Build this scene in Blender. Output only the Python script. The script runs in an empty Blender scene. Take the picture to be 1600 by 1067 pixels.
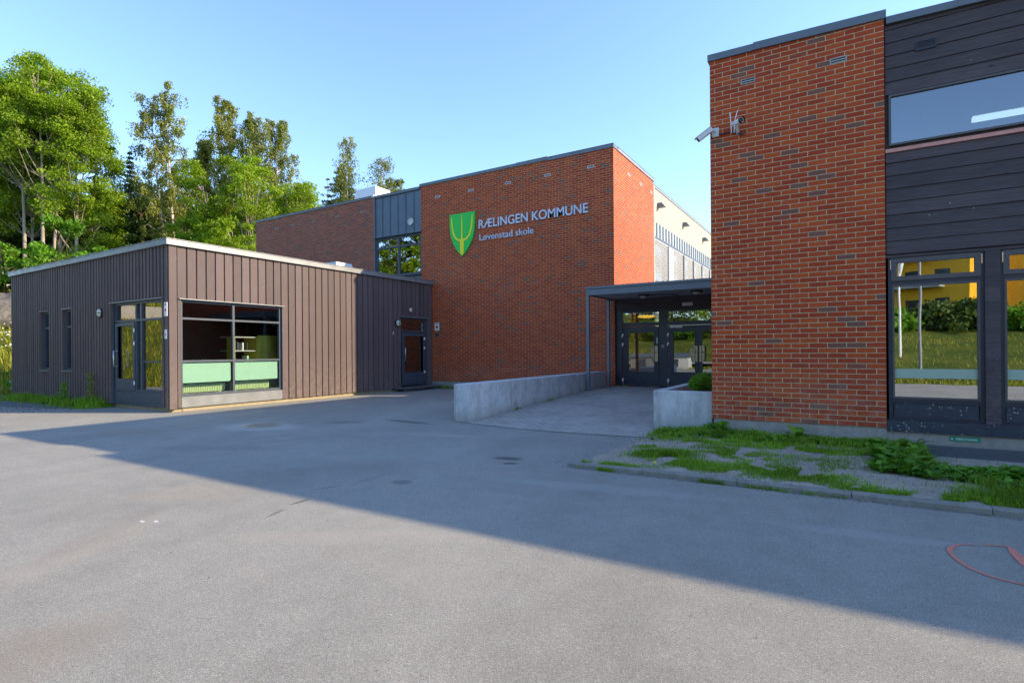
import bpy, math, random
import numpy as np
from mathutils import Vector, Matrix, noise as mnoise
random.seed(7); rng = np.random.default_rng(11)
R = math.radians
scene = bpy.context.scene
COL = scene.collection

# ------------------------------------------------------------------ helpers
class MB:
    """collects shapes that become one mesh"""
    def __init__(s): s.v = []; s.f = []; s.sm = []
    def raw(s, vs, fs, smooth=False):
        o = len(s.v); s.v += [tuple(v) for v in vs]
        for f in fs: s.f.append([i + o for i in f]); s.sm.append(smooth)
        return s
    def box(s, x0, x1, y0, y1, z0, z1):
        if x0 > x1: x0, x1 = x1, x0
        if y0 > y1: y0, y1 = y1, y0
        if z0 > z1: z0, z1 = z1, z0
        return s.raw([(x0,y0,z0),(x1,y0,z0),(x1,y1,z0),(x0,y1,z0),(x0,y0,z1),(x1,y0,z1),(x1,y1,z1),(x0,y1,z1)],
              [(3,2,1,0),(4,5,6,7),(0,1,5,4),(1,2,6,5),(2,3,7,6),(3,0,4,7)])
    def obox(s, c, ax, ay, az):
        c = Vector(c); ax = Vector(ax); ay = Vector(ay); az = Vector(az); v = []
        for k in (-1,1):
            for (i,j) in ((-1,-1),(1,-1),(1,1),(-1,1)): v.append(c + ax*i + ay*j + az*k)
        return s.raw(v, [(3,2,1,0),(4,5,6,7),(0,1,5,4),(1,2,6,5),(2,3,7,6),(3,0,4,7)])
    def tube(s, pts, rad, n=8, smooth=True, caps=True):
        pts = [Vector(p) for p in pts]; m = len(pts)
        if not hasattr(rad, '__len__'): rad = [rad]*m
        vs = []; prev = None
        for i, p in enumerate(pts):
            d = (pts[min(i+1,m-1)] - pts[max(i-1,0)])
            if d.length < 1e-9: d = Vector((0,0,1))
            d.normalize()
            if prev is None:
                a = d.orthogonal().normalized()
            else:
                a = (prev - d*prev.dot(d))
                a = a.normalized() if a.length > 1e-6 else d.orthogonal().normalized()
            prev = a; b = d.cross(a)
            for k in range(n):
                t = 2*math.pi*k/n; vs.append(p + (a*math.cos(t) + b*math.sin(t))*rad[i])
        fs = []
        for i in range(m-1):
            for k in range(n):
                k2 = (k+1) % n
                fs.append((i*n+k, i*n+k2, (i+1)*n+k2, (i+1)*n+k))
        s.raw(vs, fs, smooth)
        if caps:
            s.raw(vs[:n], [tuple(range(n-1,-1,-1))]); s.raw(vs[-n:], [tuple(range(n))])
        return s
    def prism(s, poly, z0, z1):
        n = len(poly)
        v = [(x,y,z0) for x,y in poly] + [(x,y,z1) for x,y in poly]
        return s.raw(v, [tuple(range(n-1,-1,-1)), tuple(range(n,2*n))] + [(i,(i+1)%n,(i+1)%n+n,i+n) for i in range(n)])
    def extr(s, poly, org, u, w, nrm, t):
        """polygon (a,b) on plane org + a*u + b*w, extruded t along nrm"""
        org, u, w, nrm = map(Vector, (org, u, w, nrm)); n = len(poly)
        v = [org + u*a + w*b for a,b in poly] + [org + u*a + w*b + nrm*t for a,b in poly]
        return s.raw(v, [tuple(range(n-1,-1,-1)), tuple(range(n,2*n))] + [(i,(i+1)%n,(i+1)%n+n,i+n) for i in range(n)])
    def sphere(s, c, r, seg=16, rings=10, sx=1, sy=1, sz=1):
        vs=[]; fs=[]
        for i in range(rings+1):
            th = math.pi*i/rings
            for j in range(seg):
                ph = 2*math.pi*j/seg
                vs.append((c[0]+r*sx*math.sin(th)*math.cos(ph), c[1]+r*sy*math.sin(th)*math.sin(ph), c[2]+r*sz*math.cos(th)))
        for i in range(rings):
            for j in range(seg): fs.append((i*seg+j,(i+1)*seg+j,(i+1)*seg+(j+1)%seg,i*seg+(j+1)%seg))
        return s.raw(vs, fs, True)
    def build(s, name, mat, parent=None, bevel=0, fix=False):
        me = bpy.data.meshes.new(name); me.from_pydata(s.v, [], s.f)
        me.polygons.foreach_set('use_smooth', s.sm)
        me.materials.append(mat); me.update()
        if fix:
            import bmesh
            bm = bmesh.new(); bm.from_mesh(me); bmesh.ops.recalc_face_normals(bm, faces=bm.faces); bm.to_mesh(me); bm.free()
        o = bpy.data.objects.new(name, me); COL.objects.link(o)
        if parent is not None: adopt(o, parent)
        if bevel:
            m = o.modifiers.new('bevel','BEVEL'); m.width = bevel; m.segments = 2; m.limit_method = 'ANGLE'
        return o
def wloc(o):
    p = Vector(o.get('_w', (0,0,0))); return p
def adopt(o, parent):
    o.parent = parent; o.matrix_parent_inverse = Matrix.Translation(-abs_loc(parent))
ABS = {}
def abs_loc(o): return ABS.get(o.name, Vector((0,0,0)))
def tag(o, label=None, cat=None, group=None, kind=None):
    if label: o['label'] = label
    if cat: o['category'] = cat
    if group: o['group'] = group
    if kind: o['kind'] = kind
    return o
def thing(name, loc, label, cat, group=None):
    o = bpy.data.objects.new(name, None); o.location = loc; o.empty_display_size = .2
    COL.objects.link(o); ABS[o.name] = Vector(loc)
    return tag(o, label, cat, group)
def mesh_np(name, verts, faces, mat, parent=None, smooth=False):
    """fast mesh: verts (N,3); faces (M,k) all of the same size"""
    me = bpy.data.meshes.new(name); nv = len(verts); nf, k = faces.shape
    me.vertices.add(nv); me.vertices.foreach_set('co', verts.astype(np.float32).ravel())
    me.loops.add(nf*k); me.loops.foreach_set('vertex_index', faces.astype(np.int32).ravel())
    me.polygons.add(nf); me.polygons.foreach_set('loop_start', (np.arange(nf)*k).astype(np.int32))
    me.polygons.foreach_set('loop_total', np.full(nf, k, np.int32))
    me.update(calc_edges=True)
    if smooth: me.polygons.foreach_set('use_smooth', np.ones(nf, bool))
    me.materials.append(mat); me.validate()
    o = bpy.data.objects.new(name, me); COL.objects.link(o)
    if parent is not None: adopt(o, parent)
    return o
def cells(a0, a1, z0, z1, holes):
    """rectangle minus rectangular holes -> list of rectangles"""
    xs = sorted({a0, a1} | {min(max(h[i],a0),a1) for h in holes for i in (0,1)})
    out = []
    for i in range(len(xs)-1):
        l, r = xs[i], xs[i+1]
        if r-l < 1e-4: continue
        hs = sorted([(max(h[2],z0), min(h[3],z1)) for h in holes if h[0] < r-1e-5 and h[1] > l+1e-5])
        z = z0
        for b, t in hs:
            if b > z+1e-4: out.append((l, r, z, b))
            z = max(z, t)
        if z1 > z+1e-4: out.append((l, r, z, z1))
    # merge neighbours of the same height
    res = []
    for c in out:
        for k, d in enumerate(res):
            if abs(d[1]-c[0]) < 1e-5 and abs(d[2]-c[2]) < 1e-5 and abs(d[3]-c[3]) < 1e-5:
                res[k] = (d[0], c[1], d[2], d[3]); break
        else: res.append(c)
    return res

# ------------------------------------------------------------------ materials
def newmat(name):
    m = bpy.data.materials.new(name); m.use_nodes = True
    nt = m.node_tree; nt.nodes.clear()
    out = nt.nodes.new('ShaderNodeOutputMaterial')
    return m, nt, out
class N:
    def __init__(s, nt): s.nt = nt
    def n(s, t, **kw):
        nd = s.nt.nodes.new(t)
        for k, v in kw.items():
            if k.startswith('i_'): nd.inputs[k[2:].replace('_',' ')].default_value = v
            else: setattr(nd, k, v)
        return nd
    def l(s, a, b): s.nt.links.new(a, b)
    def pos(s): return s.n('ShaderNodeNewGeometry').outputs['Position']
    def noise(s, vec, scale, detail=4, rough=.55, dist=0):
        nd = s.n('ShaderNodeTexNoise'); nd.inputs['Scale'].default_value = scale
        nd.inputs['Detail'].default_value = detail; nd.inputs['Roughness'].default_value = rough
        nd.inputs['Distortion'].default_value = dist
        if vec is not None: s.l(vec, nd.inputs['Vector'])
        return nd.outputs['Fac']
    def ramp(s, fac, stops, interp='LINEAR'):
        nd = s.n('ShaderNodeValToRGB'); cr = nd.color_ramp; cr.interpolation = interp
        while len(cr.elements) < len(stops): cr.elements.new(.5)
        for e, (p, c) in zip(cr.elements, stops):
            e.position = p; e.color = (c[0],c[1],c[2],1) if hasattr(c,'__len__') else (c,c,c,1)
        s.l(fac, nd.inputs['Fac']); return nd.outputs['Color']
    def mix(s, fac, a, b, mode='MIX'):
        nd = s.n('ShaderNodeMix'); nd.data_type = 'RGBA'; nd.blend_type = mode
        if hasattr(fac,'is_output'): s.l(fac, nd.inputs['Factor'])
        else: nd.inputs['Factor'].default_value = fac
        for v, nm in ((a,'A'),(b,'B')):
            sock = [i for i in nd.inputs if i.name == nm and i.type == 'RGBA'][0]
            if hasattr(v,'is_output'): s.l(v, sock)
            else: sock.default_value = (v[0],v[1],v[2],1)
        return [o for o in nd.outputs if o.type == 'RGBA'][0]
    def math(s, op, a, b=0, clamp=False):
        nd = s.n('ShaderNodeMath'); nd.operation = op; nd.use_clamp = clamp
        for i, v in enumerate((a,b)):
            if hasattr(v,'is_output'): s.l(v, nd.inputs[i])
            else: nd.inputs[i].default_value = v
        return nd.outputs[0]
    def bump(s, h, dist, strength=1):
        nd = s.n('ShaderNodeBump'); nd.inputs['Distance'].default_value = dist; nd.inputs['Strength'].default_value = strength
        s.l(h, nd.inputs['Height']); return nd.outputs['Normal']
    def scale(s, vec, v):
        nd = s.n('ShaderNodeMapping'); nd.inputs['Scale'].default_value = v; s.l(vec, nd.inputs['Vector']); return nd.outputs[0]
    def bsdf(s, col, rough=.7, metal=0, normal=None, spec=.5, **kw):
        nd = s.n('ShaderNodeBsdfPrincipled')
        if hasattr(col,'is_output'): s.l(col, nd.inputs['Base Color'])
        else: nd.inputs['Base Color'].default_value = (*col,1)
        if hasattr(rough,'is_output'): s.l(rough, nd.inputs['Roughness'])
        else: nd.inputs['Roughness'].default_value = rough
        nd.inputs['Metallic'].default_value = metal; nd.inputs['Specular IOR Level'].default_value = spec
        if normal is not None: s.l(normal, nd.inputs['Normal'])
        for k, v in kw.items(): nd.inputs[k.replace('_',' ')].default_value = v
        return nd.outputs[0]

def simple(name, col, rough=.6, metal=0, var=.12, scale=6, spec=.5, bump=0, bscale=60):
    """plain surface with a little dirt and wear variation"""
    m, nt, out = newmat(name); k = N(nt); p = k.pos()
    f = k.noise(p, scale, 6, .65)
    a = tuple(c*(1-var) for c in col); b = tuple(min(1,c*(1+var)) for c in col)
    c = k.ramp(f, [(.3, a), (.7, b)])
    nrm = k.bump(k.noise(p, bscale, 4), bump) if bump else None
    r = k.ramp(k.noise(p, scale*2.3, 3), [(.3, max(0,rough-.08)), (.7, min(1,rough+.08))])
    k.l(k.bsdf(c, r, metal, nrm, spec), out.inputs[0]); return m

def wallvec(k):
    """(along wall, height, 0) chosen from the face normal"""
    g = k.n('ShaderNodeNewGeometry'); sp = k.n('ShaderNodeSeparateXYZ'); k.l(g.outputs['Position'], sp.inputs[0])
    sn = k.n('ShaderNodeSeparateXYZ'); k.l(g.outputs['True Normal'], sn.inputs[0])
    side = k.math('GREATER_THAN', k.math('ABSOLUTE', sn.outputs[0]), .5)
    a = k.math('ADD', k.math('MULTIPLY', sp.outputs[0], k.math('SUBTRACT', 1, side)), k.math('MULTIPLY', sp.outputs[1], side))
    cb = k.n('ShaderNodeCombineXYZ'); k.l(a, cb.inputs[0]); k.l(sp.outputs[2], cb.inputs[1])
    return cb.outputs[0], g.outputs['Position'], sp

def brick_mat(name, shift=(0,0), reds=((.42,.056,.015),(.52,.092,.018)), dark=(.20,.085,.058), mortar=(.62,.46,.28), darkf=.05):
    m, nt, out = newmat(name); k = N(nt)
    v, p, sp = wallvec(k)
    mp = k.n('ShaderNodeMapping'); mp.inputs['Location'].default_value = (shift[0], shift[1], 0); k.l(v, mp.inputs['Vector'])
    wob = k.n('ShaderNodeTexNoise'); wob.inputs['Scale'].default_value = 9; k.l(mp.outputs[0], wob.inputs['Vector'])
    wv = k.n('ShaderNodeVectorMath'); wv.operation = 'MULTIPLY_ADD'
    k.l(wob.outputs['Color'], wv.inputs[0]); wv.inputs[1].default_value = (.006,.006,0); k.l(mp.outputs[0], wv.inputs[2])
    b = k.n('ShaderNodeTexBrick'); b.offset = .5; b.squash = 1; k.l(wv.outputs[0], b.inputs['Vector'])
    b.inputs['Color1'].default_value = (0,0,0,1); b.inputs['Color2'].default_value = (1,1,1,1); b.inputs['Mortar'].default_value = (0,0,0,1)
    b.inputs['Scale'].default_value = 1; b.inputs['Mortar Size'].default_value = .0062; b.inputs['Mortar Smooth'].default_value = .15
    b.inputs['Brick Width'].default_value = .24; b.inputs['Row Height'].default_value = .0754; b.inputs['Bias'].default_value = 0
    rnd = b.outputs['Color']
    r0, r1 = reds
    mid = tuple((a+c)/2 for a,c in zip(r0,r1))
    col = k.ramp(rnd, [(0, dark), (darkf, tuple(c*1.12 for c in dark)), (darkf+.012, tuple(c*.86 for c in r0)), (.4, r0), (.7, mid), (1, r1)])
    fine = k.noise(p, 55, 5, .7)
    col = k.mix(.55, col, k.ramp(fine, [(.25, .55), (.75, 1.25)]), 'MULTIPLY')
    # efflorescence and soot in broad patches
    big = k.noise(p, .55, 5, .6)
    col = k.mix(k.ramp(big, [(.55, 0.0), (.8, .2)]), col, (.36,.2,.15))
    # pale lime bloom and splashes low on the wall
    low = k.ramp(sp.outputs[2], [(0.0, 1), (.12, 0)])
    mr = k.n('ShaderNodeMapRange'); k.l(sp.outputs[2], mr.inputs['Value']); mr.inputs['From Min'].default_value = 1.35; mr.inputs['From Max'].default_value = .25
    lf = k.math('MULTIPLY', mr.outputs[0], k.ramp(k.noise(p, 7, 5, .7), [(.42, 0.0), (.75, .6)]))
    col = k.mix(lf, col, (.46,.25,.20))
    mcol = k.mix(k.ramp(k.noise(p, 22, 4), [(.3,0.0),(.7,1.0)]), mortar, tuple(c*.62 for c in mortar))
    col = k.mix(b.outputs['Fac'], col, mcol)
    h = k.math('ADD', k.math('SUBTRACT', 1, b.outputs['Fac']), k.math('MULTIPLY', fine, .25))
    k.l(k.bsdf(col, .82, 0, k.bump(h, .006), .3), out.inputs[0]); return m

def wood_mat(name, a, b, axis='z', wear=(.3,.27,.25), pitch=.2, grey=.0, base0=0.0):
    """stained cladding boards: grain along the board, a tone per board, bleached base"""
    m, nt, out = newmat(name); k = N(nt)
    v, p, sp = wallvec(k)
    st = (1,1,.045) if axis == 'z' else (.045,.045,1)
    g = k.noise(k.scale(p, st), 60, 6, .7)
    bd = k.n('ShaderNodeTexNoise'); bd.noise_dimensions = '1D'; bd.inputs['Scale'].default_value = 1; bd.inputs['Detail'].default_value = 0
    s2 = k.n('ShaderNodeSeparateXYZ'); k.l(v, s2.inputs[0])
    src = s2.outputs[0] if axis == 'z' else s2.outputs[1]
    k.l(k.math('MULTIPLY', k.math('FLOOR', k.math('DIVIDE', src, pitch)), 7.31), bd.inputs['W'])
    col = k.ramp(g, [(.25, a), (.75, b)])
    col = k.mix(.8, col, k.ramp(bd.outputs['Fac'], [(.3, .78), (.7, 1.2)]), 'MULTIPLY')
    # knots
    vo = k.n('ShaderNodeTexVoronoi'); vo.inputs['Scale'].default_value = 3.2; k.l(k.scale(p, (1,1,.55) if axis == 'z' else (.55,.55,1)), vo.inputs['Vector'])
    col = k.mix(k.ramp(vo.outputs['Distance'], [(.035, .7), (.07, 0.0)]), col, tuple(c*.4 for c in a))
    # weathering near the ground and in blotches
    mr = k.n('ShaderNodeMapRange'); k.l(sp.outputs[2], mr.inputs['Value']); mr.inputs['From Min'].default_value = 1.5; mr.inputs['From Max'].default_value = .1
    wf = k.math('MULTIPLY', mr.outputs[0], k.ramp(k.noise(p, 9, 6, .75), [(.42, 0.0), (.8, .55)]))
    col = k.mix(wf, col, wear)
    col = k.mix(k.ramp(k.noise(p, 1.1, 4), [(.45, 0.0), (.8, .3)]), col, tuple(c*.7 for c in a))
    # tiny splashes
    vo2 = k.n('ShaderNodeTexVoronoi'); vo2.inputs['Scale'].default_value = 5; k.l(p, vo2.inputs['Vector'])
    col = k.mix(k.ramp(vo2.outputs['Distance'], [(.03, .8), (.05, 0.0)]), col, (.4,.37,.34))
    k.l(k.bsdf(col, .68, 0, k.bump(g, .002), .35), out.inputs[0]); return m

def asphalt_mat():
    m, nt, out = newmat('asphalt'); k = N(nt); p = k.pos()
    f = k.noise(p, 170, 4, .85)
    vo = k.n('ShaderNodeTexVoronoi'); vo.inputs['Scale'].default_value = 210; k.l(p, vo.inputs['Vector'])
    col = k.ramp(f, [(.3, (.175,.169,.147)), (.5, (.282,.273,.237)), (.7, (.44,.425,.375))])
    sepc = k.n('ShaderNodeSeparateColor'); k.l(vo.outputs['Color'], sepc.inputs[0])
    col = k.mix(k.ramp(sepc.outputs[0], [(.80, 0.0), (.88, .42)]), col, (.60,.57,.52))
    col = k.mix(k.ramp(sepc.outputs[1], [(.78, 0.0), (.86, .5)]), col, (.12,.12,.12))
    # broad worn lanes and dusty areas
    col = k.mix(.8, col, k.ramp(k.noise(k.scale(p,(1,.55,1)), .5, 6, .6, .6), [(.3, .80), (.7, 1.16)]), 'MULTIPLY')
    col = k.mix(.5, col, k.ramp(k.noise(p, 3.5, 6, .65), [(.3, .84), (.7, 1.12)]), 'MULTIPLY')
    col = k.mix(k.ramp(k.noise(k.scale(p,(.35,1.3,1)), .9, 5, .6, 1.2), [(.56, 0.0), (.75, .3)]), col, (.40,.355,.30))
    sp = k.n('ShaderNodeSeparateXYZ'); k.l(p, sp.inputs[0])
    wob = k.math('MULTIPLY', k.math('SUBTRACT', k.noise(p, 5, 5, .7), .5), 1.3)
    # stains: centre, radii, turn, tone, strength
    for (x,y,rx,ry,a,tone,st) in [(-3.78,6.06,.24,.12,.2,(.04,.04,.04),.7),(-3.6,5.8,.12,.07,.4,(.03,.03,.03),.7),(-7.5,8.25,.75,.16,-.1,(.055,.045,.04),.6),
                              (-4.27,2.99,.022,.15,.35,(.07,.07,.07),.6),(-4.39,3.34,.03,.14,0,(.05,.05,.05),.7),(-4.6,3.84,.02,.2,-.4,(.06,.06,.06),.6),(-4.5,4.3,.015,.34,.1,(.10,.10,.10),.5),(-4.75,1.8,.25,.9,.55,(.44,.35,.26),.22),(-5.0,2.0,.16,.8,.55,(.18,.16,.15),.2),(-5.6,3.0,.7,.4,.6,(.42,.33,.25),.22),(-3.3,.95,.4,.5,0,(.28,.22,.16),.35),(-3.2,2.9,1.1,.2,.5,(.42,.37,.31),.3),(-8.0,4.6,1.3,.25,.5,(.20,.2,.195),.4),(-6.8,6.9,1.2,.2,.5,(.36,.34,.31),.35),(-2.2,5.2,1.6,.18,.15,(.40,.39,.36),.3),(.1,4.9,.8,.12,.1,(.42,.41,.39),.25),(-4.1,4.4,.14,.12,0,(.06,.055,.05),.45),(-5.7,7.2,.8,.16,.3,(.42,.36,.28),.5),
                              (-9.5,6.35,1.0,.6,.3,(.47,.45,.41),.6),(-8.6,7.6,.5,.25,.5,(.07,.07,.07),.35),(-11,4.7,1.5,.5,0,(.26,.225,.18),.3)]:
        dx = k.math('SUBTRACT', sp.outputs[0], x); dy = k.math('SUBTRACT', sp.outputs[1], y)
        ca, sa = math.cos(a), math.sin(a)
        u = k.math('DIVIDE', k.math('ADD', k.math('MULTIPLY', dx, ca), k.math('MULTIPLY', dy, sa)), rx)
        w = k.math('DIVIDE', k.math('SUBTRACT', k.math('MULTIPLY', dy, ca), k.math('MULTIPLY', dx, sa)), ry)
        d = k.math('ADD', k.math('ADD', k.math('MULTIPLY', u, u), k.math('MULTIPLY', w, w)), wob)
        col = k.mix(k.ramp(d, [(.25, st), (1, 0.0)]), col, tone)
    # hairline cracks in a few areas
    cr = k.n('ShaderNodeTexVoronoi'); cr.feature = 'DISTANCE_TO_EDGE'; cr.inputs['Scale'].default_value = .42
    cn = k.n('ShaderNodeTexNoise'); cn.inputs['Scale'].default_value = 2.2; cn.inputs['Detail'].default_value = 6; k.l(p, cn.inputs['Vector'])
    va = k.n('ShaderNodeVectorMath'); va.operation = 'MULTIPLY_ADD'; k.l(cn.outputs['Color'], va.inputs[0]); va.inputs[1].default_value = (.5,.5,0); k.l(p, va.inputs[2]); k.l(va.outputs[0], cr.inputs['Vector'])
    cf = k.math('MULTIPLY', k.ramp(cr.outputs['Distance'], [(.0016, 1), (.005, 0.0)]), k.ramp(k.noise(p, .33, 2), [(.58, 0.0), (.68, .14)]))
    col = k.mix(cf, col, (.04,.038,.036))
    h = k.math('ADD', f, k.math('MULTIPLY', k.noise(p, 40, 4), .5))
    k.l(k.bsdf(col, .88, 0, k.bump(h, .006), .35), out.inputs[0]); return m

def concrete_mat(name, a=(.42,.42,.41), b=(.56,.56,.55), stain=(.2,.19,.16), form=True):
    m, nt, out = newmat(name); k = N(nt); v, p, sp = wallvec(k)
    col = k.ramp(k.noise(p, 4, 7, .7), [(.3, a), (.7, b)])
    col = k.mix(k.ramp(k.noise(k.scale(p,(1,1,.35)), 6, 7, .75), [(.46, 0.0), (.74, .8)]), col, stain)
    vo = k.n('ShaderNodeTexVoronoi'); vo.inputs['Scale'].default_value = 28; k.l(p, vo.inputs['Vector'])
    col = k.mix(k.ramp(vo.outputs['Distance'], [(.08, .6), (.16, 0.0)]), col, tuple(c*.35 for c in a))
    if form:
        s2 = k.n('ShaderNodeSeparateXYZ'); k.l(v, s2.inputs[0])
        fr = k.math('FRACT', k.math('DIVIDE', s2.outputs[0], 1.22))
        ln = k.ramp(k.math('ABSOLUTE', k.math('SUBTRACT', fr, .5)), [(.004, .55), (.012, 0.0)])
        col = k.mix(ln, col, stain)
    mr = k.n('ShaderNodeMapRange'); k.l(sp.outputs[2], mr.inputs['Value']); mr.inputs['From Min'].default_value = .3; mr.inputs['From Max'].default_value = 0.0
    col = k.mix(k.math('MULTIPLY', mr.outputs[0], .55), col, (.17,.165,.12))
    k.l(k.bsdf(col, .85, 0, k.bump(k.noise(p, 45, 5, .7), .003), .3), out.inputs[0]); return m

def paving_mat():
    m, nt, out = newmat('paving_block'); k = N(nt); p = k.pos()
    mp = k.n('ShaderNodeMapping'); mp.inputs['Rotation'].default_value = (0,0,R(45)); k.l(p, mp.inputs['Vector'])
    b = k.n('ShaderNodeTexBrick'); k.l(mp.outputs[0], b.inputs['Vector'])
    b.inputs['Color1'].default_value = (.36,.33,.29,1); b.inputs['Color2'].default_value = (.43,.395,.35,1); b.inputs['Mortar'].default_value = (.24,.22,.19,1)
    b.inputs['Scale'].default_value = 1; b.inputs['Mortar Size'].default_value = .004; b.inputs['Brick Width'].default_value = .2; b.inputs['Row Height'].default_value = .14
    col = k.mix(.7, b.outputs['Color'], k.ramp(k.noise(p, 1.3, 6, .7), [(.3, .75), (.7, 1.2)]), 'MULTIPLY')
    col = k.mix(.5, col, k.ramp(k.noise(p, 90, 4, .8), [(.3, .7), (.7, 1.25)]), 'MULTIPLY')
    h = k.math('SUBTRACT', k.noise(p, 90, 3), k.math('MULTIPLY', b.outputs['Fac'], 2))
    k.l(k.bsdf(col, .85, 0, k.bump(h, .004), .3), out.inputs[0]); return m

def soil_mat(name, a, b, c, sc=90):
    m, nt, out = newmat(name); k = N(nt); p = k.pos()
    col = k.ramp(k.noise(p, sc, 6, .8), [(.28, a), (.5, b), (.75, c)])
    col = k.mix(.8, col, k.ramp(k.noise(p, 2.2, 6, .7), [(.3, .7), (.7, 1.25)]), 'MULTIPLY')
    k.l(k.bsdf(col, .95, 0, k.bump(k.noise(p, sc*.7, 6, .7), .012), .2), out.inputs[0]); return m

def grass_ground():
    m, nt, out = newmat('grass_ground'); k = N(nt); p = k.pos()
    col = k.ramp(k.noise(p, .35, 7, .7), [(.3, (.045,.085,.012)), (.5, (.10,.135,.018)), (.66, (.19,.18,.03))])
    col = k.mix(.8, col, k.ramp(k.noise(p, 9, 7, .8), [(.3, .5), (.7, 1.4)]), 'MULTIPLY')
    k.l(k.bsdf(col, .95, 0, k.bump(k.noise(p, 14, 6, .8), .1), .15), out.inputs[0]); return m

def leaf_mat(name, a, b, c, trans=.35, clump=.7):
    m, nt, out = newmat(name); k = N(nt)
    g = k.n('ShaderNodeNewGeometry')
    col = k.ramp(g.outputs['Random Per Island'], [(0, a), (.5, b), (1, c)])
    col = k.mix(.9, col, k.ramp(k.noise(g.outputs['Position'], clump, 3, .6), [(.3, .6), (.7, 1.3)]), 'MULTIPLY')
    d = k.bsdf(col, .55, 0, None, .3)
    t = k.n('ShaderNodeBsdfTranslucent'); k.l(k.mix(1, col, (1.25,1.2,.55), 'MULTIPLY'), t.inputs['Color'])
    mx = k.n('ShaderNodeMixShader'); mx.inputs[0].default_value = trans; k.l(d, mx.inputs[1]); k.l(t.outputs[0], mx.inputs[2])
    k.l(mx.outputs[0], out.inputs[0]); return m

def bark_mat(name, a, b, band=False):
    m, nt, out = newmat(name); k = N(nt); p = k.pos()
    f = k.noise(k.scale(p, (1,1,.25) if not band else (.4,.4,2.2)), 5 if not band else 3, 6, .75)
    col = k.ramp(f, [(.36, a), (.5, b)])
    k.l(k.bsdf(col, .85, 0, k.bump(f, .02), .2), out.inputs[0]); return m

def glass_mat(name, refl=.12, tint=(.75,.85,.82), wavy=.0):
    m, nt, out = newmat(name); k = N(nt)
    fr = k.n('ShaderNodeFresnel'); fr.inputs['IOR'].default_value = 1.55
    f = k.math('ADD', k.math('MULTIPLY', fr.outputs[0], 1.0), refl, True)
    gl = k.n('ShaderNodeBsdfGlossy'); gl.inputs['Roughness'].default_value = 0.0; gl.inputs['Color'].default_value = (.95,.97,1,1)
    if wavy:
        k.l(k.bump(k.noise(k.pos(), 1.6, 1), wavy), gl.inputs['Normal'])
    tr = k.n('ShaderNodeBsdfTransparent'); tr.inputs['Color'].default_value = (*tint,1)
    mx = k.n('ShaderNodeMixShader'); k.l(f, mx.inputs[0]); k.l(tr.outputs[0], mx.inputs[1]); k.l(gl.outputs[0], mx.inputs[2])
    k.l(mx.outputs[0], out.inputs[0]); return m

def emit_mat(name, col, s):
    m, nt, out = newmat(name); e = nt.nodes.new('ShaderNodeEmission'); e.inputs[0].default_value = (*col,1); e.inputs[1].default_value = s
    nt.links.new(e.outputs[0], out.inputs[0]); return m

M = {}
M['brick'] = brick_mat('red_brick', (.0,-.285))
M['brick_far'] = brick_mat('muted_brick', (.07,-.285), ((.34,.09,.05),(.42,.13,.07)), (.17,.09,.065), (.56,.41,.32), .09)  # less saturated reds, greyer mortar and more dark bricks
M['wood'] = wood_mat('brown_stained_wood', (.098,.070,.067), (.138,.102,.097), 'z', (.30,.24,.20), .2323)
M['wood_dark'] = wood_mat('dark_stained_wood', (.042,.030,.033), (.115,.090,.092), 'x', (.3,.3,.3), .1825)
M['asphalt'] = asphalt_mat()
M['gravel'] = soil_mat('gravel', (.07,.075,.08), (.16,.165,.17), (.33,.33,.33), 60)
M['soil'] = soil_mat('dry_soil', (.19,.16,.12), (.37,.325,.255), (.56,.50,.40), 70)
M['concrete'] = concrete_mat('cast_concrete', (.46,.47,.475), (.64,.645,.65), (.26,.25,.22))
M['plinth'] = concrete_mat('plinth_concrete', (.33,.31,.28), (.44,.42,.38), (.2,.18,.15), False)
M['kerb'] = concrete_mat('kerb_stone', (.24,.235,.22), (.36,.35,.33), (.13,.12,.09), False)
M['sandstone'] = concrete_mat('annex_footing', (.50,.38,.22), (.62,.48,.29), (.3,.24,.16), False)
M['paving'] = paving_mat()
M['grass_ground'] = grass_ground()
M['grey_metal'] = simple('grey_blue_metal', (.16,.195,.225), .42, .0, .08, 3)
M['coping'] = simple('grey_sheet_metal', (.135,.155,.17), .4, .35, .10, 2)
M['coping_light'] = simple('light_sheet_metal', (.24,.25,.255), .42, .3, .12, 2)
M['clad_metal'] = simple('blue_grey_cladding', (.11,.145,.185), .45, .25, .08, 1.5)
M['clad_light'] = simple('grey_lead_cladding', (.30,.34,.36), .45, .2, .08, 1.5)
M['frame'] = simple('slate_blue_frame', (.055,.072,.095), .45, 0, .1, 5)
M['frame_brown'] = simple('grey_brown_frame', (.085,.08,.08), .45, 0, .1, 5)
M['frame_dark'] = simple('charcoal_door_frame', (.026,.034,.050), .35, 0, .15, 5)
def splat():
    m, nt, out = newmat('splashed_panel'); k = N(nt); p = k.pos(); sp = k.n('ShaderNodeSeparateXYZ'); k.l(p, sp.inputs[0])
    vo = k.n('ShaderNodeTexVoronoi'); vo.inputs['Scale'].default_value = 30; k.l(p, vo.inputs['Vector'])
    sc_ = k.n('ShaderNodeSeparateColor'); k.l(vo.outputs['Color'], sc_.inputs[0])
    dot = k.math('LESS_THAN', vo.outputs['Distance'], k.math('MULTIPLY', sc_.outputs[0], .42))
    f = k.math('MULTIPLY', dot, k.ramp(k.noise(p, 5, 4, .7), [(.48, 0.0), (.56, .9)]))
    col = k.mix(f, k.ramp(k.noise(p, 6, 5), [(.3, (.024,.034,.05)), (.7, (.04,.055,.075))]), (.42,.40,.36))
    k.l(k.bsdf(col, .45), out.inputs[0]); return m
M['splash'] = splat()
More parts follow.
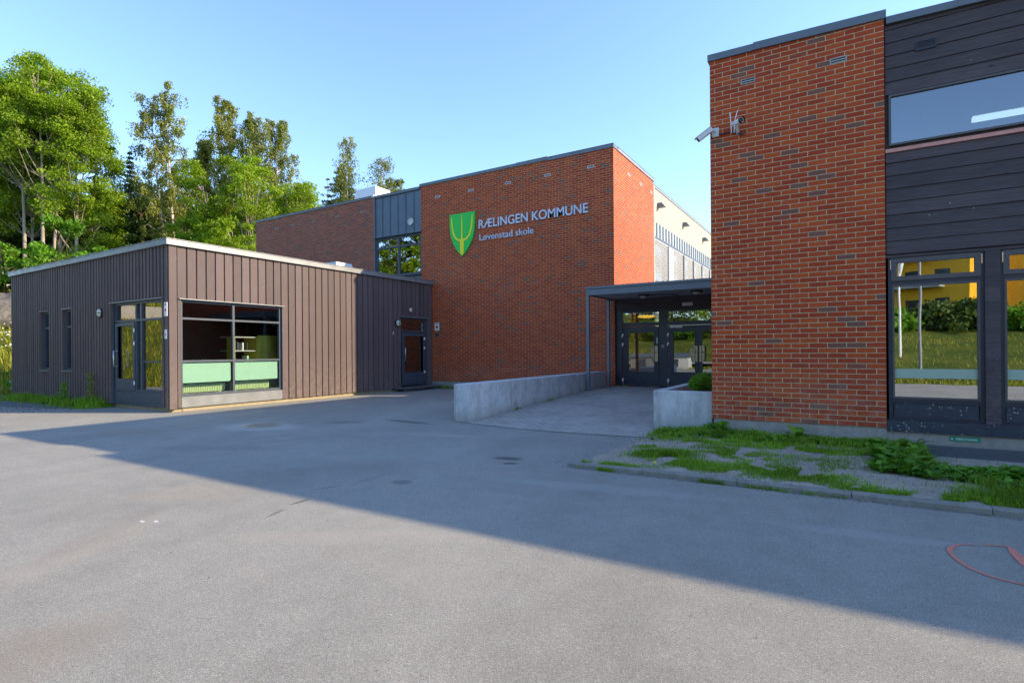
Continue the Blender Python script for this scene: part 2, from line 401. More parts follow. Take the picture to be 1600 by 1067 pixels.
M['sill'] = simple('pale_grey_sill', (.26,.27,.27), .45, .2, .1, 5)
M['render'] = simple('beige_render', (.44,.395,.32), .9, 0, .07, 2.5, .2, .002, 120)
M['white'] = simple('white_paint', (.78,.79,.79), .45, 0, .04, 8)
M['offwhite'] = simple('off_white_plastic', (.62,.63,.62), .4, 0, .06, 10)
M['black'] = simple('black_rubber', (.012,.012,.014), .5, 0, .2, 10)
M['steel'] = simple('brushed_steel', (.6,.6,.58), .28, .95, .06, 20)
M['brass'] = simple('pale_brass_plate', (.55,.43,.25), .4, .6, .08, 20)
M['letter'] = simple('silver_lettering', (.50,.54,.62), .38, .25, .05, 5)
M['green'] = simple('shield_green', (.0,.60,.05), .4, 0, .03, 2)
M['yellow'] = simple('shield_yellow', (.92,.80,.0), .4, 0, .03, 2)
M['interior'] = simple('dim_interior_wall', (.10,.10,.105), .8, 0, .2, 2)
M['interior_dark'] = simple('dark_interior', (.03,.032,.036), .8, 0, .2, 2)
M['soffit'] = simple('grey_soffit', (.42,.42,.43), .6, 0, .08, 2)
M['mint'] = simple('mint_film', (.47,.76,.62), .35, 0, .03, 2)
M['frost'] = simple('frosted_strip', (.36,.46,.36), .4, 0, .05, 6)
M['radiator'] = simple('radiator_enamel', (.62,.74,.42), .35, 0, .03, 4)
M['purple'] = simple('purple_cushion', (.14,.06,.13), .7, 0, .1, 4)
M['shelfwood'] = simple('yellow_birch_board', (.55,.47,.06), .5, 0, .1, 4)
M['pink'] = simple('pink_flashing', (.58,.27,.22), .7, 0, .15, 9)
M['paint'] = simple('salmon_road_paint', (.60,.20,.14), .8, 0, .18, 30)
M['chalk'] = simple('white_chalk', (.6,.6,.58), .9, 0, .2, 30)
M['iron'] = simple('worn_cast_iron', (.30,.29,.265), .6, .5, .25, 25)
M['grate'] = simple('galvanised_steel', (.20,.22,.235), .45, .6, .15, 15)
M['exit_green'] = simple('exit_green', (.01,.26,.13), .45, 0, .05, 9)
M['lampglass'] = simple('frosted_lamp_glass', (.55,.56,.45), .15, 0, .05, 9)
M['sign_red'] = simple('sign_red', (.35,.03,.05), .5, 0, .05, 9)
M['sign_grey'] = simple('sign_grey', (.09,.075,.07), .5, 0, .05, 9)
M['rock'] = soil_mat('dark_rock', (.05,.045,.042), (.12,.11,.10), (.24,.21,.18), 5)
M['oldwood'] = simple('grey_weathered_timber', (.34,.34,.33), .8, 0, .2, 12)
M['rooftile'] = simple('red_brown_roof', (.17,.10,.085), .8, 0, .2, 6)
M['glass'] = glass_mat('window_glass', .17, (.62,.70,.70))
M['glass_clear'] = glass_mat('clear_annex_glass', .02, (.93,.97,.95))
M['glass_refl'] = glass_mat('coated_glass', .34, (.82,.87,.85), .0005)
M['glass_upper'] = glass_mat('upper_window_glass', .16, (.45,.5,.5), .0008)
M['glass_door'] = glass_mat('door_glass', .22, (.5,.58,.55), .0006)
M['lamp_on'] = emit_mat('warm_lamp_light', (1,.42,.05), 1.6)
M['tube_on'] = emit_mat('cool_tube_light', (.75,.9,1), 1.3)
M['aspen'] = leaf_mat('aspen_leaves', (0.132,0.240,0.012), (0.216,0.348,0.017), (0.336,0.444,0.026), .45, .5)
M['birch'] = leaf_mat('birch_leaves', (.13,.165,.03), (.21,.245,.045), (.33,.345,.07), .4, .5)
M['willow'] = leaf_mat('willow_leaves', (0.143,0.242,0.009), (0.220,0.341,0.013), (0.319,0.429,0.022), .45, .5)
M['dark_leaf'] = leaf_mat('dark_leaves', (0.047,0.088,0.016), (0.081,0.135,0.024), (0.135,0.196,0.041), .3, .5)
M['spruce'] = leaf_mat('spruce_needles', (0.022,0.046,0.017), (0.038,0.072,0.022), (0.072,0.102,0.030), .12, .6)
M['dead_litter'] = leaf_mat('dry_litter', (.22,.16,.09), (.34,.27,.17), (.46,.39,.27), .1, 2)
M['spruce_olive'] = leaf_mat('olive_spruce_needles', (0.065,0.098,0.019), (0.111,0.150,0.029), (0.169,0.208,0.039), .2, .6)  # yellower, brighter needle tones than the other spruces
M['dead'] = leaf_mat('dry_needles', (.10,.06,.045), (.15,.09,.07), (.2,.13,.1), .1, .6)
M['shrub'] = leaf_mat('shrub_leaves', (0.077,0.198,0.011), (0.132,0.297,0.017), (0.198,0.396,0.028), .4, .8)
M['grass'] = leaf_mat('grass_blades', (.12,.26,.012), (.20,.38,.02), (.34,.48,.045), .4, 1.2)
M['grass_dry'] = leaf_mat('tall_hill_grass', (0.184,0.230,0.023), (0.310,0.333,0.034), (0.483,0.437,0.069), .4, .4)
M['weed'] = leaf_mat('weed_leaves', (.06,.17,.014), (.11,.27,.022), (.19,.37,.035), .3, 2)
M['bark_birch'] = bark_mat('birch_bark', (.07,.06,.05), (.55,.51,.46), True)
M['bark_aspen'] = bark_mat('aspen_bark', (.16,.12,.085), (.38,.32,.25))
M['bark_dark'] = bark_mat('dark_bark', (.035,.027,.022), (.10,.075,.06))
M['yellow_wall'] = simple('yellow_rendered_wall', (.78,.40,.02), .9, 0, .06, 1)
M['win_dark'] = simple('dark_window_panes', (.03,.035,.04), .15, 0, .2, 2)

# ------------------------------------------------------------------ camera, sky, sun
f_px, cyaw, croll = 854.07, R(31.4987), R(-0.4146)
c, s = math.cos(cyaw), math.sin(cyaw); cr, sr = math.cos(croll), math.sin(croll)
Q = Matrix(((cr,-sr,0),(sr,cr,0),(0,0,1)))
cx = Q @ Vector((c,0,-s)); cy_ = Q @ Vector((s,0,c)); cz = Q @ Vector((0,-1,0))
right = Vector((cx.x, cy_.x, cz.x)); down = Vector((cx.y, cy_.y, cz.y)); fwd = Vector((cx.z, cy_.z, cz.z))
cam = bpy.data.cameras.new('camera'); cam.sensor_width = 36; cam.lens = f_px/1600*36
cam.shift_y = (548.6-533.5)/1600; cam.clip_end = 2000; cam.clip_start = .05
co = bpy.data.objects.new('camera', cam); COL.objects.link(co)
mw = Matrix.Identity(4)
for i in range(3): mw[i][0] = right[i]; mw[i][1] = -down[i]; mw[i][2] = -fwd[i]
mw[0][3], mw[1][3], mw[2][3] = 0, 0, 1.4
co.matrix_world = mw; scene.camera = co

SUN = Vector((1, .525, .562)).normalized()
sl = bpy.data.lights.new('sun', 'SUN'); sl.energy = 2.75; sl.angle = R(.5); sl.color = (1, .80, .53)
so = bpy.data.objects.new('sun', sl); COL.objects.link(so); so.rotation_euler = SUN.to_track_quat('Z','Y').to_euler(); so.location = (30,15,30)
w = bpy.data.worlds.new('World'); scene.world = w; w.use_nodes = True
wn = w.node_tree; bg = wn.nodes['Background']; sky = wn.nodes.new('ShaderNodeTexSky'); sky.sky_type = 'NISHITA'
sky.sun_disc = False; sky.sun_elevation = math.asin(SUN.z); sky.sun_rotation = math.atan2(SUN.x, SUN.y)
sky.air_density = 1.0; sky.dust_density = .3; sky.ozone_density = 3.0; sky.altitude = 200
tn = wn.nodes.new('ShaderNodeMix'); tn.data_type = 'RGBA'; tn.blend_type = 'MULTIPLY'; tn.inputs['Factor'].default_value = 1
wn.links.new(sky.outputs[0], tn.inputs[6]); tn.inputs[7].default_value = (.90, .92, .98, 1); wn.links.new(tn.outputs[2], bg.inputs[0]); bg.inputs[1].default_value = .15
scene.view_settings.view_transform = 'Standard'; scene.view_settings.look = 'None'
scene.view_settings.exposure = 1.6; scene.view_settings.gamma = 1
scene.cycles.max_bounces = 8; scene.cycles.transparent_max_bounces = 12; scene.cycles.caustics_reflective = False

# ------------------------------------------------------------------ terrain
def sstep(t): t = min(1, max(0, t)); return t*t*(3-2*t)
def hill(x, y):
    h = 5.4*sstep((-x-25.2)/22) + max(0, -x-46)*.035
    h += 3.2*sstep((-y-8)/34) + max(0, -y-42)*.03
    if x < -25.6 or y < -8.5: h += .35*mnoise.noise(Vector((x*.18, y*.18, 3)))*min(1, max((-x-25.2)/4, (-y-8)/5))
    return h
def tx(): # uneven grid lines, finer near the yard
    a = []; x = -260
    while x < 260:
        a.append(x); x += 1.1 if -52 < x < -22 else (4 if abs(x) < 90 else 20)
    return a
xs = tx(); ys = []; y = -200
while y < 300: ys.append(y); y += 1.6 if -46 < y < 46 else (5 if abs(y) < 90 else 20)
vs = [(x, y, hill(x, y)-.05) for y in ys for x in xs]; nx = len(xs)
m_ = MB(); m_.raw(vs, [(j*nx+i, j*nx+i+1, (j+1)*nx+i+1, (j+1)*nx+i) for j in range(len(ys)-1) for i in range(nx-1)], True)
tag(m_.build('ground', M['grass_ground']), kind='structure')
MB().raw([(-25,-7.6,0),(30,-7.6,0),(30,60,0),(-25,60,0)], [(0,1,2,3)]).build('asphalt_yard', M['asphalt'])['kind'] = 'structure'
# gravel strip by the annex
gp = [(-24.9,4.9),(-22,5.05),(-19.6,5.35),(-17.9,5.75),(-16.9,6.35),(-16.6,6.8),(-23.7,6.8),(-24.9,7.4)]
MB().raw([(x,y,.006) for x,y in gp], [tuple(range(len(gp)))]).build('gravel_strip', M['gravel'])['kind'] = 'structure'
# ramp paving rising to the doors
def ramp_z(y): return .004 + .266*sstep(min(1,max(0,(y-8.75)/6.6))*.5+.0)*2 if y < 15.35 else .27
prof = []; yy = 8.72
while yy < 16.46: prof.append(yy); yy += .3
prof.append(16.46)
m_ = MB(); vs = []
for yv in prof:
    z = .004 + .266*min(1, max(0, (yv-8.72)/6.2))
    vs += [(-6.38, yv, z), (-2.88 if yv > 9.4 else -2.75, yv, z)]
m_.raw(vs, [(2*i, 2*i+1, 2*i+3, 2*i+2) for i in range(len(prof)-1)])
tag(m_.build('paved_ramp', M['paving']), kind='structure')
# border course of the paving
m_ = MB(); bp = [(-6.7,8.72),(-5.9,8.55),(-4.8,8.42),(-3.6,8.45),(-2.72,8.6)]
m_.raw([(x,y,.008) for x,y in bp]+[(x,8.76,.008) for x,y in reversed(bp)], [tuple(range(2*len(bp)))])
tag(m_.build('paving_edge', M['paving']), kind='structure')
# soil island
sp_ = [(-2.86,6.08),(-2.84,6.6),(-2.8,7.4),(-2.72,8.3),(-2.74,9.4),(-1.85,9.4),(-1.85,9.2),(14,9.2),(14,6.08)]
def soil_z(x, y):
    e = min(1, max(0, (x+2.85)/.9)); f = min(1, max(0,(y-6.05)/.5))
    return .012 + e*(.02 + .05*f) + .022*mnoise.noise(Vector((x*1.6,y*1.6,0)))*e
xs2 = np.arange(-2.86, 6.01, .1); ys2 = np.arange(6.08, 9.42, .1)
vs = []
for yv in ys2:
    for xv in xs2:
        x0 = max(xv, -2.80 + .04*max(0,(yv-6.1)) + .16*mnoise.noise(Vector((yv*1.7,3,1))) + .06*mnoise.noise(Vector((yv*6,3,1)))); vs.append((x0, yv, soil_z(x0, yv)))
nx = len(xs2)
m_ = MB(); m_.raw(vs, [(j*nx+i, j*nx+i+1, (j+1)*nx+i+1, (j+1)*nx+i) for j in range(len(ys2)-1) for i in range(nx-1) if not (.74 < xs2[i] < 3.3 and ys2[j] > 8.24)], True)
tag(m_.build('soil_bed', M['soil']), kind='structure')
# road behind the yard (seen mirrored in the panes)
MB().raw([(-24,-13.2,.42),(60,-13.2,.42),(60,-10.8,.30),(-24,-10.8,.30)], [(0,1,2,3)]).build('footpath', M['asphalt'])['kind'] = 'structure'

# kerb stones
kx = -2.95; ki = 0
while kx < 6:
    L = 1.0 if ki else .98
    m_ = MB(); x0, x1 = kx+.003, kx+L-.003
    pf = [(5.985,-.05),(5.988,.045),(6.0,.06),(6.075,.062),(6.09,.055),(6.09,-.05)]
    dz = .004*math.sin(ki*2.3); dy = .006*math.sin(ki*1.7)
    a = [(x0,y+dy,z+dz) for y,z in pf]; b = [(x1,y+dy,z+dz) for y,z in pf]
    if ki == 0: a = [(x0+.05 if 0<i<5 else x0, y+(.02 if i<3 else 0)+dy, z*(.75 if z>0 else 1)) for i,(y,z) in enumerate(pf)]
    n = 6
    m_.raw(a+b, [tuple(range(n)), tuple(range(2*n-1,n-1,-1))]+[(i+n,(i+1)%n+n,(i+1)%n,i) for i in range(n)])
    o = m_.build('kerb_stone', M['kerb'], fix=True)
    tag(o, ['worn kerb stone with a rounded end at the tip of the green bed', 'second kerb stone from the tip of the bed beside the dandelion',
            'kerb stone third from the tip of the bed', 'kerb stone fourth from the tip at the right edge of the photo'][min(ki,3)] if ki < 4 else 'kerb stone beyond the right edge of the photo',
        'kerb stone', 'kerb stones along the green bed')
    kx += L; ki += 1
    if ki > 4: break

# ------------------------------------------------------------------ generic window / door builders
def frame_rect(mb, plane, pos, d0, d1, a0, a1, z0, z1, t, tb=None):
    """rectangular frame ring; plane 'x': wall of constant X (a = Y), 'y': wall of constant Y (a = X)"""
    tb = t if tb is None else tb
    def bx(p,q,r,w_):
        if plane == 'x': mb.box(pos+d0, pos+d1, p, q, r, w_)
        else: mb.box(p, q, pos+d0, pos+d1, r, w_)
    bx(a0,a1,z1-t,z1); bx(a0,a1,z0,z0+tb); bx(a0,a0+t,z0+tb,z1-t); bx(a1-t,a1,z0+tb,z1-t)
def pbox(mb, plane, pos, d0, d1, a0, a1, z0, z1):
    if plane == 'x': mb.box(pos+d0, pos+d1, a0, a1, z0, z1)
    else: mb.box(a0, a1, pos+d0, pos+d1, z0, z1)
    return mb
def boards(mb, plane, pos, out_, a0, a1, z0, z1, pitch, wd, holes, jit=.004):
    n = int(round((a1-a0)/pitch)); pitch = (a1-a0)/n
    for i in range(n):
        l = a0 + i*pitch + (pitch-wd)/2; r = l + wd
        for (p,q,b,t) in cells(l, r, z0, z1, holes):
            if q-p < .012: continue
            j = random.uniform(0, jit)
            pbox(mb, plane, pos, -.002, out_*1.0 + (j if out_ > 0 else -j), p, q, b, t)

# ------------------------------------------------------------------ wooden annex (left)
AX, AY = -13.63, 6.76
annex = thing('wooden_annex', (AX, AY, 0), 'low brown annex clad in vertical boards with flat roof, left of the brick school', 'annex building')
F_H = [(7.03, 9.82, .10, 2.72), (14.62, 16.1, .0, 2.68)]        # holes in front (Y,z)
L_H = [(-21.1,-20.5,.9,2.75), (-19.5,-18.92,.9,2.72), (-16.5,-13.9,.08,2.76)]  # holes in left face (X,z)
m_ = MB()
for (a,b,z0,z1) in cells(6.80, 16.36, .10, 3.95, F_H): m_.box(-13.85, -13.665, a, b, z0, z1)
for (a,b,z0,z1) in cells(-23.5, -13.85, .10, 3.95, L_H): m_.box(a, b, 6.80, 6.98, z0, z1)
m_.box(-23.5,-23.32,6.98,16.36,.1,3.95)
m_.build('wall', M['wood'], annex)
m_ = MB()
boards(m_, 'x', -13.665, .030, 6.95, 16.355, .10, 3.97, .2323, .200, F_H)
m_.box(-13.665, -13.622, 6.77, 6.945, .08, 3.97)
m_.build('board_cladding', M['wood'], annex)
m_ = MB()
boards(m_, 'y', 6.80, -.056, -23.5, -13.80, .10, 3.97, .168, .108, L_H)
m_.box(-13.78, -13.667, 6.744, 6.80, .08, 3.97)
m_.build('board_cladding', M['wood'], annex)
m_ = MB()
m_.box(-23.56,-13.56, 6.69, 6.99, 3.97, 4.105); m_.box(-13.86,-13.56, 6.99, 16.37, 3.97, 4.105)
m_.box(-23.56,-23.28,6.99,16.37,3.97,4.105)
m_.box(-23.58,-13.545, 6.675, 7.0, 4.105, 4.118); m_.box(-13.88,-13.545, 7.0, 16.37, 4.105, 4.118)
m_.build('coping', M['coping_light'], annex)
MB().box(-23.28,-13.86,6.99,16.36,3.85,3.97).build('roof', M['black'], annex)
# little bright screws along the coping
for i in range(9): MB().sphere((-22.6+i*1.05, 6.70, 4.122), .016, 6, 4).build('coping_screw', M['steel'], annex)
m_ = MB(); m_.box(-23.4,-13.72,6.86,7.1,-.05,.10); m_.box(-13.95,-13.70,7.1,14.55,-.05,.10)
m_.build('footing', M['sandstone'], annex)
# room inside
m_ = MB()
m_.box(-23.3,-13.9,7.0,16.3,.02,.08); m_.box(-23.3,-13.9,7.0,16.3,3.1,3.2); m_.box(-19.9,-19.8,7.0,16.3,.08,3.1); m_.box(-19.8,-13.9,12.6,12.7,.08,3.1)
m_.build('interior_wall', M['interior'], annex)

def window(parent, plane, pos, inward, a0, a1, z0, z1, t, frame, glass, mull=(), trans=(), depth=.09, sill=None, head=None, name='window', outd=-.02):
    """frame ring + mullions at mull (a) and transoms at trans (z); pos = outer wall face, inward = +1/-1 direction into wall"""
    m_ = MB(); s_ = inward
    frame_rect(m_, plane, pos, s_*.05, s_*(.05+depth), a0, a1, z0, z1, t)
    for a in mull: pbox(m_, plane, pos, s_*.05, s_*(.05+depth-.006), a-t*.5, a+t*.5, z0+t, z1-t)
    e = [a0+t] + [x for a in mull for x in (a-t*.5, a+t*.5)] + [a1-t]
    for z in trans:
        for i in range(0, len(e), 2): pbox(m_, plane, pos, s_*.05, s_*(.05+depth-.012), e[i], e[i+1], z-t*.45, z+t*.45)
    fr = m_.build(name, frame, parent)
    zz = [z0+t] + [x for z in trans for x in (z-t*.45, z+t*.45)] + [z1-t]
    m_ = MB()
    for i in range(0, len(e), 2):
        for j in range(0, len(zz), 2):
            pbox(m_, plane, pos, s_*(.05+depth*.5), s_*(.05+depth*.5+.006), e[i], e[i+1], zz[j], zz[j+1])
    m_.build('pane', glass, fr)
    if sill is not None:
        m_ = MB(); pbox(m_, plane, pos, -s_*.06, s_*.05, a0-.03, a1+.03, z0-.028, z0-.003); m_.build('sill', sill, fr)
    if head is not None:
        m_ = MB(); pbox(m_, plane, pos, -s_*.05, s_*.05, a0-.06, a1+.06, z1+.003, z1+.025); m_.build('drip_cap', head, fr)
    return fr
# front window with film panels, two narrow windows
wf = window(annex, 'x', -13.64, -1, 7.05, 9.80, .36, 2.70, .055, M['frame'], M['glass_clear'], (8.40,), (1.21, 2.25), .08, None, M['sill'])
m_ = MB(); pbox(m_, 'x', -13.64, .004, -.14, 7.05, 9.80, .10, .355); m_.build('sill_panel', M['coping_light'], wf)
for y in (9.802,7.032): MB().box(-13.63,-13.82,y,y+.016,.1,2.72).build('reveal', M['frame'], wf)
for (a,b) in ((7.12,8.34),(8.46,9.72)):
    m_ = MB(); poly = []
    for (qx,qz,a0_) in ((b-.04,1.14,0),(a+.04,1.14,90),(a+.04,.72,180),(b-.04,.72,270)):
        for k_ in range(4):
            t = R(a0_+k_*30); poly.append((qx+.04*math.cos(t), qz+.04*math.sin(t)))
    m_.extr(poly, (-13.752,0,0), (0,1,0), (0,0,1), (1,0,0), .006); m_.build('film_panel', M['mint'], wf)
for (a0,a1) in ((-21.08,-20.52),(-19.48,-18.94)):
    window(annex, 'y', 6.77, 1, a0, a1, .93, 2.70, .06, M['frame'], M['glass'], (), (2.2,), .08, M['sill'], M['sill'])
# annex glazed door (left face)
dr = window(annex, 'y', 6.77, 1, -16.47, -13.93, .44, 2.72, .06, M['frame'], M['glass_door'], (-15.33,-15.06), (2.25,), .09, None, M['sill'], 'glazed_door')
m_ = MB(); m_.box(-16.47,-13.93,6.80,6.92,.10,.437); m_.box(-16.47,-16.455,6.76,6.80,.10,2.72); m_.build('bottom_panel', M['frame'], dr)
m_ = MB(); frame_rect(m_, 'y', 6.80, .0, .035, -16.40, -15.37, .46, 2.20, .085, .30); m_.build('door_leaf', M['frame'], dr)
m_ = MB(); m_.box(-15.02,-14.0,6.83,6.86,1.18,1.22); m_.build('rail', M['frame'], dr)
m_ = MB(); m_.box(-15.0,-14.02,6.885,6.893,.52,1.16); m_.build('film_panel', M['mint'], dr)
m_ = MB()
m_.tube([(-16.25,6.80,1.48),(-16.25,6.70,1.48),(-16.25,6.70,1.08),(-16.25,6.80,1.08)], .014, 8); m_.build('handle', M['steel'], dr)
for z in (.62, 1.62, 1.95):
    MB().box(-15.40,-15.35,6.785,6.80,z,z+.09).build('hinge', M['white'], dr)
# annex side door (front face)
dr = window(annex, 'x', -13.64, -1, 14.64, 16.08, .17, 2.66, .06, M['frame'], M['glass_door'], (), (2.16,), .09, None, M['sill'], 'side_door')
m_ = MB(); frame_rect(m_, 'x', -13.69, .0, .03, 14.72, 16.0, .23, 2.10, .12, .42); m_.build('door_leaf', M['frame'], dr)
m_ = MB(); m_.tube([(-13.66,14.80,1.55),(-13.58,14.80,1.55),(-13.58,14.80,1.08),(-13.66,14.80,1.08)], .014, 8); m_.build('handle', M['steel'], dr)
for z in (.6, 1.5, 1.85): MB().box(-13.66,-13.635,15.90,15.96,z,z+.09).build('hinge', M['white'], dr)
# step grate
st = thing('metal_doorstep', (-13.3, 15.3, 0), 'galvanised metal doorstep on short feet under the side door of the annex', 'doorstep')
m_ = MB(); m_.box(-13.62,-13.12,14.2,14.24,.10,.14); m_.box(-13.62,-13.12,16.26,16.30,.10,.14); m_.box(-13.14,-13.10,14.2,16.3,.10,.145); m_.box(-13.62,-13.585,14.2,16.3,.10,.145)
for i in range(16): m_.box(-13.585+i*.028,-13.578+i*.028,14.24,16.26,.11,.14)
for i in range(20): m_.box(-13.585,-13.14,14.26+i*.104,14.264+i*.104,.112,.138)
m_.build('grating', M['grate'], st)
for (x,y) in ((-13.16,14.3),(-13.16,15.3),(-13.16,16.2),(-13.5,14.3),(-13.5,16.2)): MB().box(x-.015,x+.015,y-.015,y+.015,0,.10).build('leg', M['grate'], st)

# ------------------------------------------------------------------ things inside the annex
def radiator(y0, y1, label):
    t = thing('radiator', (-13.98,(y0+y1)/2,.1), label, 'radiator', 'radiators behind the annex window')
    m_ = MB(); m_.box(-14.03,-13.97,y0,y1,.42,.64)
    n = int((y1-y0)/.045)
    for i in range(n): m_.box(-13.97,-13.955,y0+.01+i*.045,y0+.032+i*.045,.43,.63)
    m_.build('panel', M['radiator'], t)
    for y in (y0+.12,y1-.12): MB().box(-14.02,-13.98,y-.02,y+.02,.08,.42).build('leg', M['radiator'], t)
radiator(7.08, 8.32, 'pale green radiator behind the left half of the annex front window')
radiator(8.5, 9.6, 'pale green radiator behind the right half of the annex front window')
t = thing('bookcase', (-14.6,9.4,.08), 'yellow bookcase with books and folders behind the annex front window', 'bookcase')
m_ = MB(); m_.box(-14.9,-14.3,9.45,9.48,.08,1.86); m_.build('side_panel', M['shelfwood'], t)
m_ = MB(); m_.box(-14.55,-14.2,8.72,8.75,.08,1.84); m_.build('side_panel', M['shelfwood'], t)
MB().box(-14.32,-14.29,9.48,10.4,.08,1.9).build('back_panel', M['shelfwood'], t)
for z in (.5,1.0,1.45,1.83): MB().box(-14.9,-14.32,8.75,9.45,z,z+.025).build('shelf', M['offwhite'], t)
bc = [M['sign_red'],M['white'],M['oldwood'],M['mint'],M['black'],M['frame'],M['shelfwood']]
for i in range(14):
    z = (.525,1.025,1.475)[i%3]; y = 8.78+(i//3)*.13+random.uniform(0,.03)
    h = random.uniform(.2,.3)
    b_ = MB().box(-14.6,-14.36,y,y+random.uniform(.03,.08),z,z+h).build('book', bc[i%7])
    tag(b_, 'book or folder standing in the yellow bookcase behind the annex window', 'book', 'books in the yellow bookcase')
t = thing('sofa', (-15.2,7.9,.08), 'low purple sofa behind the annex front window', 'sofa')
MB().box(-15.0,-14.5,7.15,8.3,.28,.5).build('seat', M['purple'], t, .03)
MB().box(-14.5,-14.32,7.15,8.3,.3,.74).build('backrest', M['purple'], t, .03)
for (x,y) in ((-14.95,7.2),(-14.95,8.25),(-14.4,7.2),(-14.4,8.25)): MB().box(x-.02,x+.02,y-.02,y+.02,.08,.28).build('leg', M['black'], t)
# ------------------------------------------------------------------ main school building
YM, XM = 16.38, -6.24
school = thing('school_building', (XM, YM, 0), 'two-storey red brick school with a flat roof behind the brown annex', 'school building')
CL = (-16.72, -14.17)
m_ = MB(); holes = [(CL[0], CL[1], 3.5, 9)]
for (a,b,z0,z1) in cells(-14.17, XM, .285, 7.84, []): m_.box(a, b, YM, YM+.3, z0, z1)
m_.box(CL[0], CL[1], YM, YM+.3, .285, 3.5)
m_.box(XM-.3, XM, YM+.3, 20.55, .285, 7.84)
m_.build('brick_wall', M['brick'], school)
m_ = MB(); m_.box(-24.76, CL[0], YM, YM+.3, .285, 7.80); m_.box(-24.76,-24.46,YM+.3,45,.285,7.8)
m_.build('brick_wall', M['brick_far'], school)
m_ = MB(); m_.box(-24.74,-6.26,YM+.02,YM+.28,-.05,.285); m_.box(XM-.28,XM-.02,YM+.28,20.5,-.05,.285)
m_.build('plinth', M['plinth'], school)
# corner brick sliver between side wall and render
MB().box(-6.30,XM+.006,20.552,20.72,3.4,7.70).build('downpipe', M['plinth'], school)
# copings in overlapping lengths
def coping(a0,a1,y0,zb,zt,parent,mat,plane='y',out_=.03,name='coping',dep=.36):
    m_ = MB()
    if plane == 'y':
        m_.box(a0,a1,y0-out_,y0+dep,zb,zt-.012); m_.box(a0-.001,a1+.001,y0-out_-.012,y0+dep,zt-.012,zt)
    else:
        m_.box(y0-dep,y0+out_,a0,a1,zb,zt-.012); m_.box(y0-dep,y0+out_+.012,a0,a1,zt-.012,zt)
    return m_.build(name, mat, parent)
coping(-14.22,-9.80,YM,7.84,7.940,school,M['coping']); coping(-9.80,-8.58,YM,7.835,7.95,school,M['coping']); coping(-8.58,XM+.02,YM,7.80,7.925,school,M['coping'])
coping(-24.80,-16.76,YM,7.80,7.895,school,M['coping']); coping(-16.76,-14.22,YM+.02,7.765,7.865,school,M['coping'])
MB().box(-16.80,-16.70,YM-.05,YM+.12,7.80,7.915).build('coping_joint', M['offwhite'], school)
coping(YM+.36,20.62,XM,7.80,7.915,school,M['coping_light'],'x')
coping(20.62,45,XM-.10,7.70,7.80,school,M['coping_light'],'x')
MB().box(-24.46,-6.56,YM+.3,45,7.3,7.5).build('roof', M['black'], school)
# metal cladding with standing seams and windows over the annex roof
m_ = MB(); m_.box(CL[0],CL[1],YM+.05,YM+.3,6.10,7.76); m_.box(CL[0],CL[1],YM+.05,YM+.3,3.5,4.44)
x = CL[0]+.02
while x < CL[1]: m_.box(x-.012,x+.012,YM+.025,YM+.05,6.10,7.76); m_.box(x-.012,x+.012,YM+.025,YM+.05,3.5,4.44); x += .425
m_.box(CL[0]-.0,CL[0]+.05,YM+.0,YM+.05,4.0,7.76)
m_.build('metal_cladding', M['clad_metal'], school)
t = window(school, 'y', YM+.0, 1, CL[0]+.05, CL[1]-.01, 4.46, 6.08, .085, M['frame'], M['glass_refl'], (-15.40,), (5.66,), .10, M['frame'], M['frame'])
# round pipe hood
m_ = MB()
n = 20
for i in range(n):
    a, b = 2*math.pi*i/n, 2*math.pi*(i+1)/n
    m_.tube([(-14.72+.13*math.cos(a),YM+.01,6.56+.13*math.sin(a)),(-14.72+.13*math.cos(b),YM+.01,6.56+.13*math.sin(b))], .018, 6)
m_.tube([(-14.72,YM+.05,6.56),(-14.72,YM+.02,6.56)], .11, 20)
m_.build('vent_ring', M['offwhite'], school)
# air vents in the brick
def vent(x, z, y=YM, wd=.21, parent=None, mat=None):
    m_ = MB(); frame_rect(m_, 'y', y, -.006, .02, x, x+wd, z, z+.085, .016); v_ = m_.build('air_vent', mat or M['offwhite'], parent)
    m_ = MB(); m_.box(x+.016,x+wd-.016,y-.001,y+.02,z+.016,z+.069); m_.build('slot', M['black'], v_)
    m_ = MB(); m_.box(x+.016,x+wd-.016,y-.004,y,z+.038,z+.047); m_.build('louvre', M['offwhite'], v_)
for x in (-13.45,-11.88,-10.27,-8.7,-7.13): vent(x, 7.28, YM, .24, school, M['offwhite'])
for x in (-23.26,-22.1,-20.59,-19.05,-17.5): vent(x, 7.28, YM, .24, school, M['plinth'])
for (y,z) in ((17.7,7.28),(18.95,7.28),(20.15,7.28)):
    m_ = MB(); m_.box(XM-.01,XM+.006,y,y+.24,z,z+.085); v_ = m_.build('air_vent', M['offwhite'], school)
    MB().box(XM,XM+.009,y+.02,y+.22,z+.02,z+.065).build('slot', M['black'], v_)
